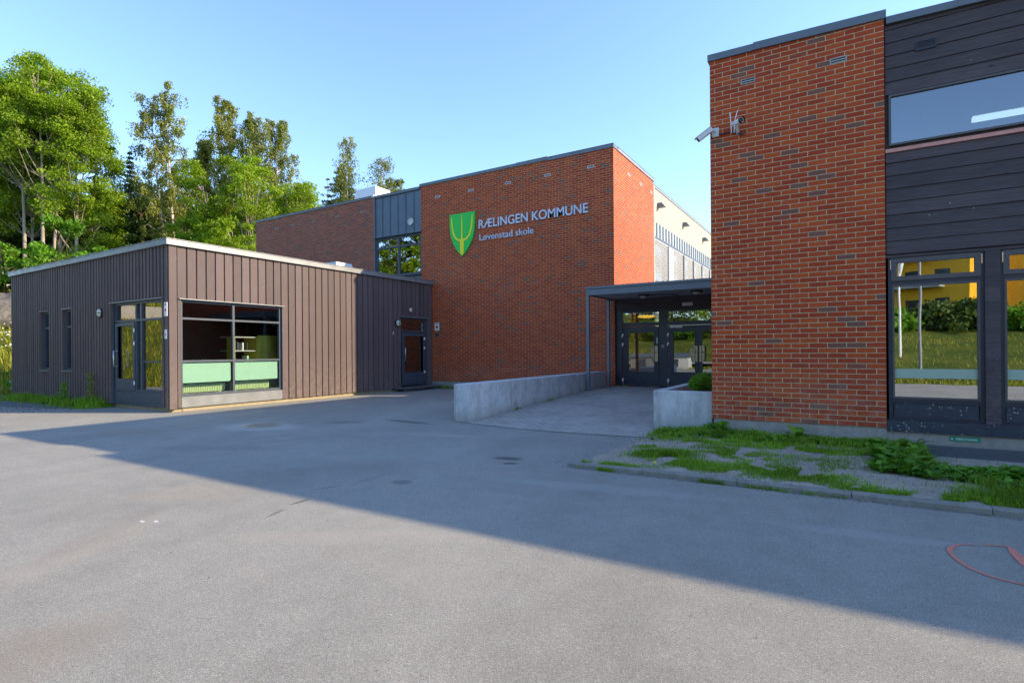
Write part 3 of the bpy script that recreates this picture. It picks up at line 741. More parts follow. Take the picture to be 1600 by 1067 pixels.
# rendered side with lead cladding strip, louvred blinds and windows
m_ = MB(); m_.box(XM-.30,XM-.10,20.56,45,6.38,7.70); m_.box(XM-.30,XM-.10,20.56,45,.3,4.10)
m_.build('rendered_wall', M['render'], school)
m_ = MB(); m_.box(XM-.30,XM-.09,20.72,45,5.80,6.38); y = 20.8
while y < 45: m_.box(XM-.09,XM-.05,y-.02,y+.02,5.80,6.38); y += .43
m_.build('lead_cladding', M['clad_light'], school)
MB().box(XM-.30,XM-.04,20.72,45,5.74,5.80).build('drip_edge', M['frame'], school)
ys_ = 20.74; i = 0
while ys_ < 33:
    wd = 2.1 if i == 0 else 1.75
    w_ = MB(); frame_rect(w_, 'x', XM-.16, -.08, 0, ys_, ys_+wd, 4.10, 5.74, .06); fr = w_.build('window', M['frame'], school)
    MB().box(XM-.22,XM-.215,ys_+.06,ys_+wd-.06,4.16,5.68).build('pane', M['glass'], fr)
    m_ = MB(); z = 4.16
    while z < 5.70: m_.obox((XM-.10,ys_+wd/2,z), (.020,0,.021), (0,wd/2-.03,0), (-.001,0,.0012)); z += .084
    b_ = m_.build('blind', M['white'], school)
    MB().box(XM-.13,XM-.07,ys_+.02,ys_+wd-.02,5.69,5.735).build('blind_rail', M['offwhite'], b_)
    ys_ += wd; i += 1
    if i == 1:
        MB().box(XM-.30,XM-.06,ys_,ys_+.75,4.10,5.74).build('metal_cladding', M['clad_light'], school); ys_ += .76
    else:
        MB().box(XM-.28,XM-.06,ys_,ys_+.08,4.10,5.74).build('mullion', M['frame'], school); ys_ += .08
m_ = MB(); m_.box(XM-.2,XM-.02,20.72,33,4.04,4.10); m_.build('sill', M['frame'], school)
for y in (21.5,25.4,29.4):
    m_ = MB(); m_.box(XM-.10,XM+.06,y-.10,y+.10,7.02,7.20); m_.raw([(XM+.06,y-.10,7.20),(XM+.06,y+.10,7.20),(XM+.20,y+.10,7.02),(XM+.20,y-.10,7.02),(XM+.06,y-.10,7.02),(XM+.06,y+.10,7.02)], [(0,3,2,1),(0,4,3),(1,2,5),(3,4,5,2)])
    m_.build('overflow_spout', M['grey_metal'], school)
# roof ventilator box
t = thing('roof_ventilator', (-17.8,18.2,7.5), 'white tapered ventilator box on the school roof behind the parapet', 'ventilator')
def frustum(mb, x0,x1,y0,y1,z0,z1,d):
    mb.raw([(x0,y0,z0),(x1,y0,z0),(x1,y1,z0),(x0,y1,z0),(x0+d,y0+d,z1),(x1-d,y0+d,z1),(x1-d,y1-d,z1),(x0+d,y1-d,z1)], [(3,2,1,0),(4,5,6,7),(0,1,5,4),(1,2,6,5),(2,3,7,6),(3,0,4,7)]); return mb
frustum(MB(),-19.45,-18.05,17.8,18.9,8.40,8.92,.10).build('hood', M['white'], t)
MB().box(-19.3,-18.15,17.9,18.8,7.5,8.4).build('base', M['offwhite'], t)
t = thing('roof_fan_unit', (-15.0,13.2,3.97), 'small flat white unit on the annex roof below the brick wall', 'roof unit')
frustum(MB(),-15.4,-14.7,12.65,13.45,4.22,4.48,.06).build('hood', M['offwhite'], t)
MB().box(-15.3,-14.8,12.75,13.35,3.97,4.22).build('base', M['sill'], t)

# ------------------------------------------------------------------ crest and lettering
t = thing('shield_sign', (-12.13,YM,4.97), 'green shield with a yellow three-pronged fork on the brick wall', 'shield sign')
xl, xr, zt, zb, xc = -12.71, -11.56, 6.52, 4.93, -12.135
hw = [(.25,1.0),(.40,.965),(.5,.915),(.6,.83),(.7,.70),(.78,.565),(.86,.40),(.93,.22)]
ou = [(xl,zt),(xr,zt)] + [(xc+(xr-xc)*w_, zt-(zt-zb)*v_) for v_,w_ in hw] + [(xc,zb)] + [(xc-(xr-xc)*w_, zt-(zt-zb)*v_) for v_,w_ in hw[::-1]]
MB().extr(ou, (0,YM-.015,0), (1,0,0), (0,0,1), (0,-1,0), .05).build('shield', M['green'], t, fix=True)
def strip(pts, wds):
    """outline of a ribbon through pts with widths"""
    L, Rr = [], []
    for i, (x,z) in enumerate(pts):
        a = pts[max(i-1,0)]; b = pts[min(i+1,len(pts)-1)]
        d = Vector((b[0]-a[0], b[1]-a[1])).normalized(); n_ = Vector((-d.y, d.x)); w_ = wds[i]/2
        L.append((x+n_.x*w_, z+n_.y*w_)); Rr.append((x-n_.x*w_, z-n_.y*w_))
    return L + Rr[::-1]
m_ = MB()
for sgn in (-1, 1):
    pts = [(xc+sgn*.475, zt-.10),(xc+sgn*.46,zt-.35),(xc+sgn*.42,zt-.62),(xc+sgn*.34,zt-.84),(xc+sgn*.22,zt-.96),(xc+sgn*.08,zt-1.0)]
    m_.extr(strip(pts,[.022,.05,.06,.065,.07,.075]), (0,YM-.066,0), (1,0,0), (0,0,1), (0,-1,0), .012)
m_.extr(strip([(xc,zt-.06),(xc,zt-.5),(xc,zt-.93)],[.02,.045,.055]), (0,YM-.066,0), (1,0,0), (0,0,1), (0,-1,0), .012)
m_.extr([(xc-.09,zt-1.03),(xc-.03,zt-.92),(xc+.03,zt-.92),(xc+.09,zt-1.03),(xc+.075,zb+.10),(xc,zb+.02),(xc-.075,zb+.10)], (0,YM-.066,0), (1,0,0), (0,0,1), (0,-1,0), .014)
m_.build('fork', M['yellow'], t, fix=True)

def text_parts(body, x0, x1, zb, cap, parent, name, mat, y=YM, bold=.0, depth=.025, plane='y'):
    """each character a mesh of its own, the line stretched to run from x0 to x1"""
    def mk(txt):
        cu = bpy.data.curves.new('t','FONT'); cu.body = txt; cu.size = 1; cu.offset = bold; cu.extrude = 0
        o = bpy.data.objects.new('t', cu); me = bpy.data.meshes.new_from_object(o); xs_ = [v.co.x for v in me.vertices]
        cu2 = (min(xs_), max(xs_)) if xs_ else (0,0)
        bpy.data.objects.remove(o); return me, cu2
    # advance positions measured by appending a bar glyph
    def width(txt):
        me, (a,b) = mk(txt+'I'); r = b; bpy.data.meshes.remove(me); return r
    base = width('')
    tot0 = None; items = []
    for i, ch in enumerate(body):
        if ch == ' ': continue
        adv = width(body[:i]) - base if i else 0
        items.append((ch, adv))
    me, (a,b) = mk(body); fx = (x1-x0)/(b-a); fz = cap/.682; off = a; bpy.data.meshes.remove(me)
    for ch, adv in items:
        me, (ga, gb) = mk('o' if ch == 'ø' else ch); m_ = MB()
        if ch == 'ø':
            p_ = [(ga+.0,-.03),(ga+.06,-.03),(gb+.0,.52),(gb-.06,.52)]
            m_.extr([(x0+(a_+adv-off)*fx, b_*fz+zb) for a_,b_ in p_], (0,y+.001,0), (1,0,0), (0,0,1), (0,-1,0), depth+.002)
        V_ = [(x0+(v.co.x+adv-off)*fx, v.co.y*fz+zb) for v in me.vertices]
        fs = [tuple(p.vertices) for p in me.polygons]; nv = len(V_); bo = len(m_.v)
        if plane == 'y':
            m_.raw([(x,y-depth,z) for x,z in V_], fs)
            m_.raw([(x,y,z) for x,z in V_], [f[::-1] for f in fs])
        cnt = {}
        for f in fs:
            for i in range(len(f)):
                e = (f[i], f[(i+1)%len(f)]); k_ = tuple(sorted(e)); cnt.setdefault(k_, []).append(e)
        for k_, es in cnt.items():
            if len(es) == 1:
                a_, b_ = es[0]; m_.f.append([bo+a_, bo+a_+nv, bo+b_+nv, bo+b_]); m_.sm.append(False)
        bpy.data.meshes.remove(me)
        m_.build(name, mat, parent)
t = thing('wall_lettering', (-11.39,YM,5.4), 'silver letters RÆLINGEN KOMMUNE over Løvenstad skole on the brick wall', 'lettering')
text_parts('RÆLINGEN KOMMUNE', -11.40, -7.10, 5.865, .30, t, 'letter', M['letter'], YM-.012, .014, .03)
text_parts('Løvenstad skole', -11.37, -9.12, 5.425, .225, t, 'letter', M['letter'], YM-.012, .004, .022)

# ------------------------------------------------------------------ entrance link: wall, doors, canopy
link = thing('entrance_link', (-4.0,16.48,.27), 'dark single-storey glazed entrance with double doors between the two brick buildings', 'entrance')
YD = 16.48
m_ = MB(); m_.box(-6.235,-1.885,YD,YD+.15,2.62,3.40)
for i in range(3): m_.box(-6.235,-1.885,YD-.02,YD,2.64+i*.2,2.64+i*.2+.185)
m_.build('board_cladding', M['wood_dark'], link)
MB().box(-6.235,-1.6,YD+.15,21,3.2,3.4).build('roof', M['black'], link)
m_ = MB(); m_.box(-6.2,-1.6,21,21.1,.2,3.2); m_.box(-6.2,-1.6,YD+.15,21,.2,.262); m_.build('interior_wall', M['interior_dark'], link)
# frame
m_ = MB()
m_.box(-6.235,-6.02,YD,YD+.10,.27,2.60); m_.box(-4.86,-4.60,YD,YD+.10,.27,2.60); m_.box(-2.82,-2.55,YD,YD+.1,.27,2.6)
m_.box(-6.02,-4.86,YD+.005,YD+.095,2.14,2.26); m_.box(-4.60,-2.82,YD+.005,YD+.095,2.14,2.26); m_.box(-6.235,-1.885,YD-.01,YD+.1,2.56,2.62)
m_.box(-2.55,-1.885,YD+.004,YD+.095,.27,2.56)
m_.box(-6.02,-2.82,YD,YD+.1,.262,.30)
m_.build('door_frame', M['frame_dark'], link)
m_ = MB(); m_.box(-6.02,-4.86,YD+.05,YD+.056,2.26,2.56); m_.box(-4.60,-2.82,YD+.05,YD+.056,2.26,2.56); m_.build('transom_window', M['glass_door'], link)
def leaf(x0, x1, gx0, gx1, hside):
    m_ = MB(); y0, y1 = YD+.01, YD+.065
    for (a,b,z0,z1) in cells(x0, x1, .305, 2.13, [(gx0,gx1,.74,1.94)]): m_.box(a,b,y0,y1,z0,z1)
    d = m_.build('door', M['frame_dark'], link)
    MB().box(gx0,gx1,YD+.035,YD+.041,.74,1.94).build('pane', M['glass_door'], d)
    m_ = MB(); frame_rect(m_, 'y', YD, -.004, .01, gx0-.02, gx1+.02, .72, 1.96, .018); m_.build('glazing_bead', M['frame_dark'], d)
    hx = x1-.10 if hside > 0 else x0+.10
    MB().box(hx-.075,hx+.075,YD-.0,YD+.01,1.05,1.52).build('push_plate', M['brass'], d)
    g = -hside*.07
    MB().tube([(hx+g+.03*hside,YD,1.50),(hx+g,YD-.08,1.49),(hx+g,YD-.09,1.40),(hx+g,YD-.09,1.16),(hx+g,YD-.08,1.08),(hx+g+.03*hside,YD,1.07)], .013, 8).build('handle', M['steel'], d)
    MB().tube([(hx+.02,YD-.0,1.33),(hx+.02,YD-.012,1.33)], .022, 12).build('lock', M['black'], d)
    qx = x0-.03 if hside > 0 else x1+.03
    for z in (.42,1.52,1.80):
        m_ = MB(); m_.box(qx,qx+.055,YD-.03,YD,z+.05,z+.11); m_.box(qx+.0,qx+.03,YD-.035,YD,z,z+.05); m_.build('hinge', M['white'], d)
    return d
d1 = leaf(-6.0,-4.88,-5.84,-5.02,1)
MB().box(-4.93,-4.895,YD-.03,YD+.01,1.60,1.78).build('bolt_case', M['offwhite'], d1)
d2 = leaf(-4.58,-3.71,-4.43,-3.81,1); leaf(-3.70,-2.84,-3.60,-3.0,-1)
m_ = MB(); m_.box(-4.52,-4.15,YD-.05,YD+.01,2.06,2.12); m_.build('door_closer', M['offwhite'], d2)
MB().box(-4.58,-2.84,YD-.03,YD+.005,2.125,2.14).build('door_rail', M['steel'], link)
MB().box(-4.78,-4.70,YD-.02,YD,1.46,1.56).build('card_reader', M['sill'], link)
MB().box(-4.15,-3.85,YD-.055,YD-.02,2.70,2.80).build('exit_light', M['offwhite'], link)
# canopy
can = thing('entrance_canopy', (-6.3,14.4,.2), 'grey metal canopy on two slim posts over the school entrance', 'canopy')
CY, CX = 14.35, -6.32
m_ = MB(); m_.box(CX+.06,-1.90,CY+.06,16.355,3.00,3.03); 
m_.build('soffit', M['soffit'], can)
m_ = MB(); m_.box(CX,-1.90,CY,CY+.06,2.965,3.14); m_.box(CX,CX+.06,CY+.06,16.35,2.965,3.14); m_.box(CX-.02,-1.90,CY-.03,CY+.07,3.143,3.205); m_.box(CX-.02,CX+.06,CY+.07,16.35,3.143,3.205)
m_.build('fascia', M['grey_metal'], can)
MB().box(CX+.08,-1.90,CY+.08,16.35,3.10,3.19).build('roof', M['coping'], can)
for y in (CY+.0, 15.9):
    MB().box(CX+.005,CX+.085,y+.006,y+.086,.10,2.962).build('post', M['grey_metal'], can)
for (x,y,lb) in ((-5.0,15.45,'round bulkhead lamp under the left half of the entrance canopy'),(-3.45,15.2,'round bulkhead lamp under the right half of the entrance canopy')):
    t = thing('ceiling_lamp', (x,y,3.0), lb, 'lamp', 'lamps under the canopy')
    MB().tube([(x,y,2.998),(x,y,2.955)], .16, 20).build('housing', M['black'], t)
    m_ = MB(); m_.sphere((x,y,2.955), .12, 18, 10, 1,1,.55); m_.build('lamp_glass', M['lampglass'], t)
    m_ = MB(); m_.tube([(x-.13,y,2.955),(x-.07,y,2.90),(x,y,2.885),(x+.07,y,2.90),(x+.13,y,2.955)], .007, 6); m_.build('guard', M['black'], t)
m_ = MB(); m_.tube([(-4.84,15.45,2.985),(-4.2,15.6,2.985),(-4.2,16.42,2.985)], .01, 6); tag(m_.build('cable', M['black']), 'thin black cable running from the canopy lamp to the wall', 'cable')
t = thing('pendant_lamp', (-5.8,18.2,2.5), 'glowing orange dish lamp seen through the glass above the left door', 'lamp')
MB().sphere((-5.8,18.2,2.54), .30, 24, 8, 1,1,.16).build('lamp_shade', M['lamp_on'], t)
MB().tube([(-5.8,18.2,2.58),(-5.8,18.2,3.2)], .01, 6).build('rod', M['black'], t)

# ramp wall and planter
m_ = MB(); m_.box(-6.74,-6.385,8.75,16.0,-.03,.75)
tag(m_.build('concrete_wall', M['concrete'], bevel=.008), 'long low cast concrete wall beside the paved ramp to the entrance', 'concrete wall')
t_ = bpy.data.objects['concrete_wall']
for i in range(6):
    for z in (.22,.58):
        MB().tube([(-6.386,9.35+i*1.22,z),(-6.3835,9.35+i*1.22,z)], .013, 10).build('tie_hole', M['interior_dark'], t_)
t = thing('planter', (-2.4,9.4,0), 'cast concrete planter against the left corner of the near brick wall', 'planter')
m_ = MB()
m_.box(-2.88,-1.90,9.40,9.58,-.03,.70); m_.box(-2.88,-2.70,9.58,12.4,-.03,.70); m_.box(-2.70,-1.90,12.22,12.4,-.03,.70)
m_.build('tub', M['concrete'], t, .008)
MB().box(-2.70,-1.90,9.58,12.22,.3,.58).build('soil', M['soil'], t)

# ------------------------------------------------------------------ right wing
YR = 9.30
wing = thing('brick_wing', (-1.88,YR,0), 'near brick building with dark timber cladding and tall windows at the right', 'school wing')
zl, zr = 6.085, 6.025
m_ = MB(); m_.box(-1.88,.47,YR,YR+.3,.285,6.03); m_.box(-1.88,-1.58,YR+.3,18.3,.285,6.03)
m_.build('brick_wall', M['brick'], wing)
m_ = MB(); m_.box(-1.86,.475,YR+.02,YR+.28,-.05,.285); m_.box(.475,14,YR+.05,YR+.28,-.05,.245); m_.box(-1.86,-1.6,YR+.28,18.3,-.05,.285)
m_.build('plinth', M['plinth'], wing)
def slope_coping(x0,x1,zb0,zb1,h0,h1,y0,name='coping'):
    m_ = MB(); m_.raw([(x0,y0,zb0),(x1,y0,zb1),(x1,y0+.4,zb1),(x0,y0+.4,zb0),(x0,y0,zb0+h0),(x1,y0,zb1+h1),(x1,y0+.4,zb1+h1),(x0,y0+.4,zb0+h0)],
              [(3,2,1,0),(4,5,6,7),(0,1,5,4),(1,2,6,5),(2,3,7,6),(3,0,4,7)]); return m_.build(name, M['coping'], wing)
m_ = MB(); m_.raw([(-1.88,YR+.001,6.03),(.47,YR+.001,6.03),(.47,YR+.3,6.03),(-1.88,YR+.3,6.03),(-1.88,YR+.001,6.09),(.47,YR+.001,6.035),(.47,YR+.3,6.035),(-1.88,YR+.3,6.09)],
    [(3,2,1,0),(4,5,6,7),(0,1,5,4),(1,2,6,5),(2,3,7,6),(3,0,4,7)]); m_.build('brick_wall', M['brick'], wing)
slope_coping(-1.91,-1.22,6.085,6.07,.105,.105,YR-.03); slope_coping(-1.22,.495,6.075,6.022,.115,.118,YR-.034)
slope_coping(.496,1.28,5.94,5.915,.10,.10,YR-.02); slope_coping(1.28,2.3,5.92,5.875,.11,.105,YR-.024); slope_coping(2.3,14,6.15,6.15,.12,.12,YR-.024)
MB().box(2.3,14,YR+.06,YR+.28,5.93,6.15).build('parapet', M['wood_dark'], wing)
m_ = MB(); m_.box(-1.91,-1.5,YR+.38,18.3,6.06,6.17); m_.build('coping', M['coping'], wing)
MB().box(-1.58,14,YR+.35,18.3,5.5,5.6).build('roof', M['black'], wing)
MB().box(13.7,14,YR+.3,18.3,0,5.9).build('brick_wall', M['brick'], wing)
MB().box(-1.58,13.7,18.0,18.3,0,5.9).build('brick_wall', M['brick'], wing)
vent(-1.41, 5.585, YR, .215, wing, M['plinth']); vent(-.19, 5.565, YR, .215, wing, M['plinth'])
# timber
WH = [(.52,8.0,4.23,4.95)]
m_ = MB()
for (a,b,z0,z1) in cells(.475,14,2.70,5.93,WH): m_.box(a,b,YR+.06,YR+.28,z0,z1)
z = 4.955; k_ = 0
while z < 5.90:
    zt_ = min(z+.176, 5.925)
    cuts = [.48]
    while cuts[-1] < 13: cuts.append(cuts[-1]+random.uniform(1.6,3.4))
    for a,b in zip(cuts, cuts[1:]):
        j = random.uniform(0,.004)
        m_.raw([(a+.002,YR+.024-j,z),(b-.002,YR+.024-j,z),(b-.002,YR+.06,z),(a+.002,YR+.06,z),(a+.002,YR+.036-j,zt_),(b-.002,YR+.036-j,zt_),(b-.002,YR+.06,zt_),(a+.002,YR+.06,zt_)],
              [(3,2,1,0),(4,5,6,7),(0,1,5,4),(1,2,6,5),(2,3,7,6),(3,0,4,7)])
    z += .1825; k_ += 1
z = 2.72
while z < 4.1:
    zt_ = min(z+.176, 4.135)
    cuts = [.48]
    while cuts[-1] < 13: cuts.append(cuts[-1]+random.uniform(1.6,3.4))
    for a,b in zip(cuts, cuts[1:]):
        j = random.uniform(0,.004)
        m_.raw([(a+.002,YR+.024-j,z),(b-.002,YR+.024-j,z),(b-.002,YR+.06,z),(a+.002,YR+.06,z),(a+.002,YR+.036-j,zt_),(b-.002,YR+.036-j,zt_),(b-.002,YR+.06,zt_),(a+.002,YR+.06,zt_)],
              [(3,2,1,0),(4,5,6,7),(0,1,5,4),(1,2,6,5),(2,3,7,6),(3,0,4,7)])
    z += .1825
m_.build('board_cladding', M['wood_dark'], wing)
m_ = MB()
for i in range(4): m_.box(.84,1.05,YR+.012,YR+.03,5.49+i*.026,5.50+i*.026)
frame_rect(m_, 'y', YR, .01, .03, .83,1.06,5.475,5.60,.012); m_.build('air_vent', M['frame_dark'], wing)
MB().box(.48,8,YR+.005,YR+.06,4.14,4.19).build('flashing', M['pink'], wing)
fr = window(wing, 'y', YR-.04, 1, .52, 3.9, 4.235, 4.945, .028, M['frame_brown'], M['glass_upper'], (), (), .06)
fr = window(wing, 'y', YR-.04, 1, 3.95, 8, 4.235, 4.945, .028, M['frame_brown'], M['glass_upper'], (), (), .06)
# tall ground floor windows
m_ = MB(); m_.box(.475,14,YR+.0,YR+.2,.245,.40); m_.build('bottom_rail', M['splash'], wing)
wx = .50; k_ = 0
m_ = MB(); m_.box(.475,14,YR+.015,YR+.2,2.665,2.70)
while wx < 13:
    a0, a1 = wx, wx+1.04
    w_ = MB(); frame_rect(w_, 'y', YR, .03, .12, a0, a1, .402, 2.66, .05)
    w_.box(a0+.05,a1-.05,YR+.03,YR+.12,2.285,2.335); w_.box(a0+.05,a1-.05,YR+.03,YR+.12,.64,.70)
    fr = w_.build('window', M['frame_dark'], wing)
    q = MB(); frame_rect(q, 'y', YR, .018, .10, a0+.035, a1-.035, 2.34, 2.652, .062); q.build('sash', M['frame_brown'], fr)
    q = MB(); frame_rect(q, 'y', YR, .022, .10, a0+.045, a1-.045, .70, 2.285, .025); q.build('glazing_bead', M['frame_brown'], fr)
    q = MB(); q.box(a0+.097,a1-.097,YR+.055,YR+.061,2.402,2.59); q.box(a0+.07,a1-.07,YR+.055,YR+.061,.725,2.26); q.build('pane', M['glass_refl'], fr)
    MB().box(a0+.06,a1-.06,YR+.045,YR+.10,.43,.64).build('lower_panel', M['splash'], fr)
    for x in (a0+.028,a1-.028): MB().box(x-.006,x+.006,YR+.010,YR+.018,2.50,2.63).build('hinge', M['steel'], fr)
    MB().box(a0+.07,a1-.07,YR+.051,YR+.053,.985,1.115).build('film_strip', M['frost'], fr)
    m_.box(a1,a1+.15,YR-.01,YR+.19,.402,2.664)
    wx += 1.19
m_.build('post', M['wood_dark'], wing)
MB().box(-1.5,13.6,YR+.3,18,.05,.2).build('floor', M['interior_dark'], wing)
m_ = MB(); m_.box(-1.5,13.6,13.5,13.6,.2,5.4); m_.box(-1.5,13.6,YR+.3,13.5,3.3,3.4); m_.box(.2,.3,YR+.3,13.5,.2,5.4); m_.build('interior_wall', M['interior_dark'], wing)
t = thing('tube_lamp', (2.0,11.5,5.2), 'lit fluorescent tube lamp on the ceiling behind the upper window', 'lamp')
MB().box(1.75,4.2,11.4,11.5,5.05,5.12).build('lamp_tube', M['tube_on'], t)
MB().box(1.75,4.2,11.38,11.52,5.125,5.17).build('housing', M['offwhite'], t)
# emergency exit plate
t = thing('exit_sign', (1.17,YR+.05,.17), 'small green NØDUTGANG plate on the concrete plinth under the tall window', 'exit sign')
MB().box(1.17,1.49,YR+.038,YR+.0499,.155,.215).build('plate', M['exit_green'], t)
text_parts('NØDUTGANG', 1.235, 1.46, .170, .028, t, 'letter', M['white'], YR+.037, .01, .002)
m_ = MB(); m_.extr([(1.195+.016*math.cos(R(90+a*36))*(1 if a%2==0 else .45), .184+.016*math.sin(R(90+a*36))*(1 if a%2==0 else .45)) for a in range(10)], (0,YR+.037,0),(1,0,0),(0,0,1),(0,-1,0),.002)
m_.build('star', M['white'], t, fix=True)
# grate with concrete border
t = thing('light_well_grate', (1.4,8.9,0), 'steel grate set in a concrete border beneath the tall window', 'grate')
m_ = MB(); m_.box(.70,.88,8.35,9.32,-.05,.085); m_.box(.88,3.4,8.22,8.36,-.05,.085); m_.box(3.22,3.4,8.36,9.32,-.05,.085); m_.build('border', M['plinth'], t)
m_ = MB(); x = .89
while x < 3.21: m_.box(x,x+.004,8.37,9.31,.045,.083); x += .033
y = 8.38
while y < 9.3: m_.box(.89,3.21,y,y+.004,.05,.082); y += .045
frame_rect_ = [(.88,3.22,8.36,8.375),(.88,3.22,9.30,9.315)]
for a,b,q0,q1 in frame_rect_: m_.box(a,b,q0,q1,.03,.0855)
m_.build('grating', M['grate'], t)
MB().box(.88,3.22,8.36,9.315,-.6,-.55).build('well_floor', M['black'], t)

# ------------------------------------------------------------------ cameras on the wall
def cyl_between(mb, a, b, r, n=16): mb.tube([a,b], r, n); return mb
t = thing('security_camera', (-1.80,YR,4.9), 'white box security camera pointing down past the left corner of the near brick wall', 'camera', 'security cameras')
MB().box(-1.845,-1.74,YR-.03,YR,4.84,4.98).build('wall_plate', M['offwhite'], t, .004)
MB().tube([(-1.80,YR-.03,4.92),(-1.82,YR-.10,4.93),(-1.86,YR-.12,4.90)], .018, 8).build('arm', M['offwhite'], t)
m_ = MB(); d = Vector((-.80,-.25,-.60)).normalized(); sd = d.cross(Vector((0,0,1))).normalized(); up_ = sd.cross(d)
c0 = Vector((-1.93,YR-.15,4.865)); m_.obox(c0, d*.13, sd*.042, up_*.035); m_.obox(c0+up_*.04+d*.015, d*.15, sd*.05, up_*.004); m_.build('body', M['offwhite'], t, .006)
m_ = MB(); m_.obox(c0+d*.133, d*.006, sd*.034, up_*.028); m_.build('lens', M['black'], t)
t = thing('security_camera', (-1.42,YR,4.9), 'white cylindrical security camera with two antennas on the near brick wall', 'camera', 'security cameras')
d = Vector((.62,-.75,-.10)).normalized(); c0 = Vector((-1.44,YR-.16,4.95))
MB().tube([c0-d*.11, c0-d*.10, c0+d*.08, c0+d*.10], [.03,.042,.042,.045], 18).build('body', M['white'], t)
MB().tube([c0+d*.101, c0+d*.104], .034, 18).build('lens', M['black'], t)
m_ = MB(); m_.tube([c0+d*.104, c0+d*.14], [.049,.049], 18, caps=False); m_.build('hood', M['black'], t)
for q, tilt in ((-.05,-.02),(-.01,.05)):
    MB().tube([c0-d*.06+Vector((q,-.05,-.16)), c0-d*.06+Vector((q+tilt*.2,-.055,0)), c0-d*.06+Vector((q+tilt,-.05,.17))], .007, 6).build('antenna', M['white'], t)
MB().tube([c0-d*.04, (-1.46,YR-.07,4.86), (-1.46,YR,4.84)], [.022,.018,.03], 8).build('bracket', M['offwhite'], t)
m_ = MB(); m_.tube([(-1.74,YR-.02,4.87),(-1.68,YR-.02,4.865),(-1.6,YR-.015,4.88),(-1.56,YR-.03,4.86),(-1.5,YR-.02,4.885),(-1.46,YR-.03,4.84),(-1.42,YR-.03,4.79),(-1.36,YR-.03,4.79),(-1.34,YR-.02,4.83)], .011, 6)
m_.tube([(-1.56,YR-.02,4.90),(-1.49,YR-.03,4.84),(-1.44,YR-.02,4.82),(-1.40,YR-.02,4.85)], .009, 6)
tag(m_.build('camera_cable', M['frame_dark']), 'tangled dark cable between the two security cameras', 'cable')

# ------------------------------------------------------------------ lamps, siren and signs on the annex
def wall_lamp(p, nrm, label):
    t = thing('wall_lamp', p, label, 'lamp', 'round wall lamps on the annex'); p = Vector(p); n_ = Vector(nrm); sd = n_.cross(Vector((0,0,1))).normalized()
    MB().tube([p, p+n_*.06], .13, 22).build('housing', M['black'], t)
    m_ = MB(); vs=[]; 
    for i in range(7):
        th = R(90*i/6)
        for k_ in range(20):
            ph = 2*math.pi*k_/20; vs.append(p+n_*(.06+.065*math.sin(th)) + (sd*math.cos(ph)+Vector((0,0,1))*math.sin(ph))*(.112*math.cos(th)))
    m_.raw(vs, [(i*20+k_, i*20+(k_+1)%20, (i+1)*20+(k_+1)%20, (i+1)*20+k_) for i in range(6) for k_ in range(20)], True); m_.build('lamp_glass', M['lampglass'], t, fix=True)
    m_ = MB(); up_ = Vector((0,0,1))
    for ax in (sd, up_): m_.tube([p+n_*.06-ax*.122, p+n_*.11-ax*.08, p+n_*.132, p+n_*.11+ax*.08, p+n_*.06+ax*.122], .009, 6)
    m_.build('guard', M['black'], t)
wall_lamp((-17.08,6.768,2.50), (0,-1,0), 'round caged wall lamp left of the glazed annex door')
wall_lamp((-13.635,14.45,2.42), (1,0,0), 'round caged wall lamp beside the annex side door')
t = thing('alarm_siren', (-13.63,15.1,2.93), 'small round pink and white alarm siren above the annex side door', 'siren')
MB().tube([(-13.635,15.1,2.93),(-13.57,15.1,2.93)], .085, 18).build('base', M['sign_red'], t)
MB().tube([(-13.57,15.1,2.93),(-13.545,15.1,2.93)], [.075,.05], 18).build('sounder', M['offwhite'], t)
tag(MB().tube([(-13.545,15.1,2.93),(-13.54,15.1,2.93)], .02, 10).build('siren_button', M['sign_red'], t))
def sign(p, wd, ht, plane, label, mats, dot):
    x,y,z = p; t = thing('wall_sign', p, label, 'sign', 'small signs by the doors')
    m_ = MB(); m_.box(x-wd/2,x+wd/2,y-.012,y,z-ht/2,z+ht/2); m_.build('plate', mats, t)
    if dot:
        MB().tube([(x,y-.012,z-.02),(x,y-.015,z-.02)], wd*.27, 14).build('symbol', M['sign_red'], t)
        MB().box(x-wd*.3,x+wd*.3,y-.015,y-.012,z+ht*.28,z+ht*.34).build('text_bar', M['frame_dark'], t)
        MB().box(x-wd*.3,x+wd*.3,y-.015,y-.012,z+ht*.38,z+ht*.42).build('text_bar', M['frame_dark'], t)
    else:
        MB().box(x-wd*.12,x+wd*.12,y-.015,y-.012,z-ht*.2,z+ht*.1).build('symbol', M['frame'], t)
sign((-13.725,6.750,2.45), .13, .33, 'y', 'white notice with a round red symbol at the corner by the glazed annex door', M['white'], True)
sign((-13.725,6.750,1.86), .10, .22, 'y', 'small blank white plate below the notice at the annex corner', M['white'], False)
sign((-13.40,YM,2.36), .22, .30, 'y', 'white notice with a round red symbol on the brick beside the side door', M['white'], True)
sign((-13.40,YM,2.04), .20, .16, 'y', 'small brown intercom plate under the notice on the brick', M['sign_grey'], False)
tag(MB().box(-13.636,-13.62,14.22,14.26,2.02,2.12).build('push_button', M['offwhite']), 'tiny white push button on the annex boards left of the side door', 'button')

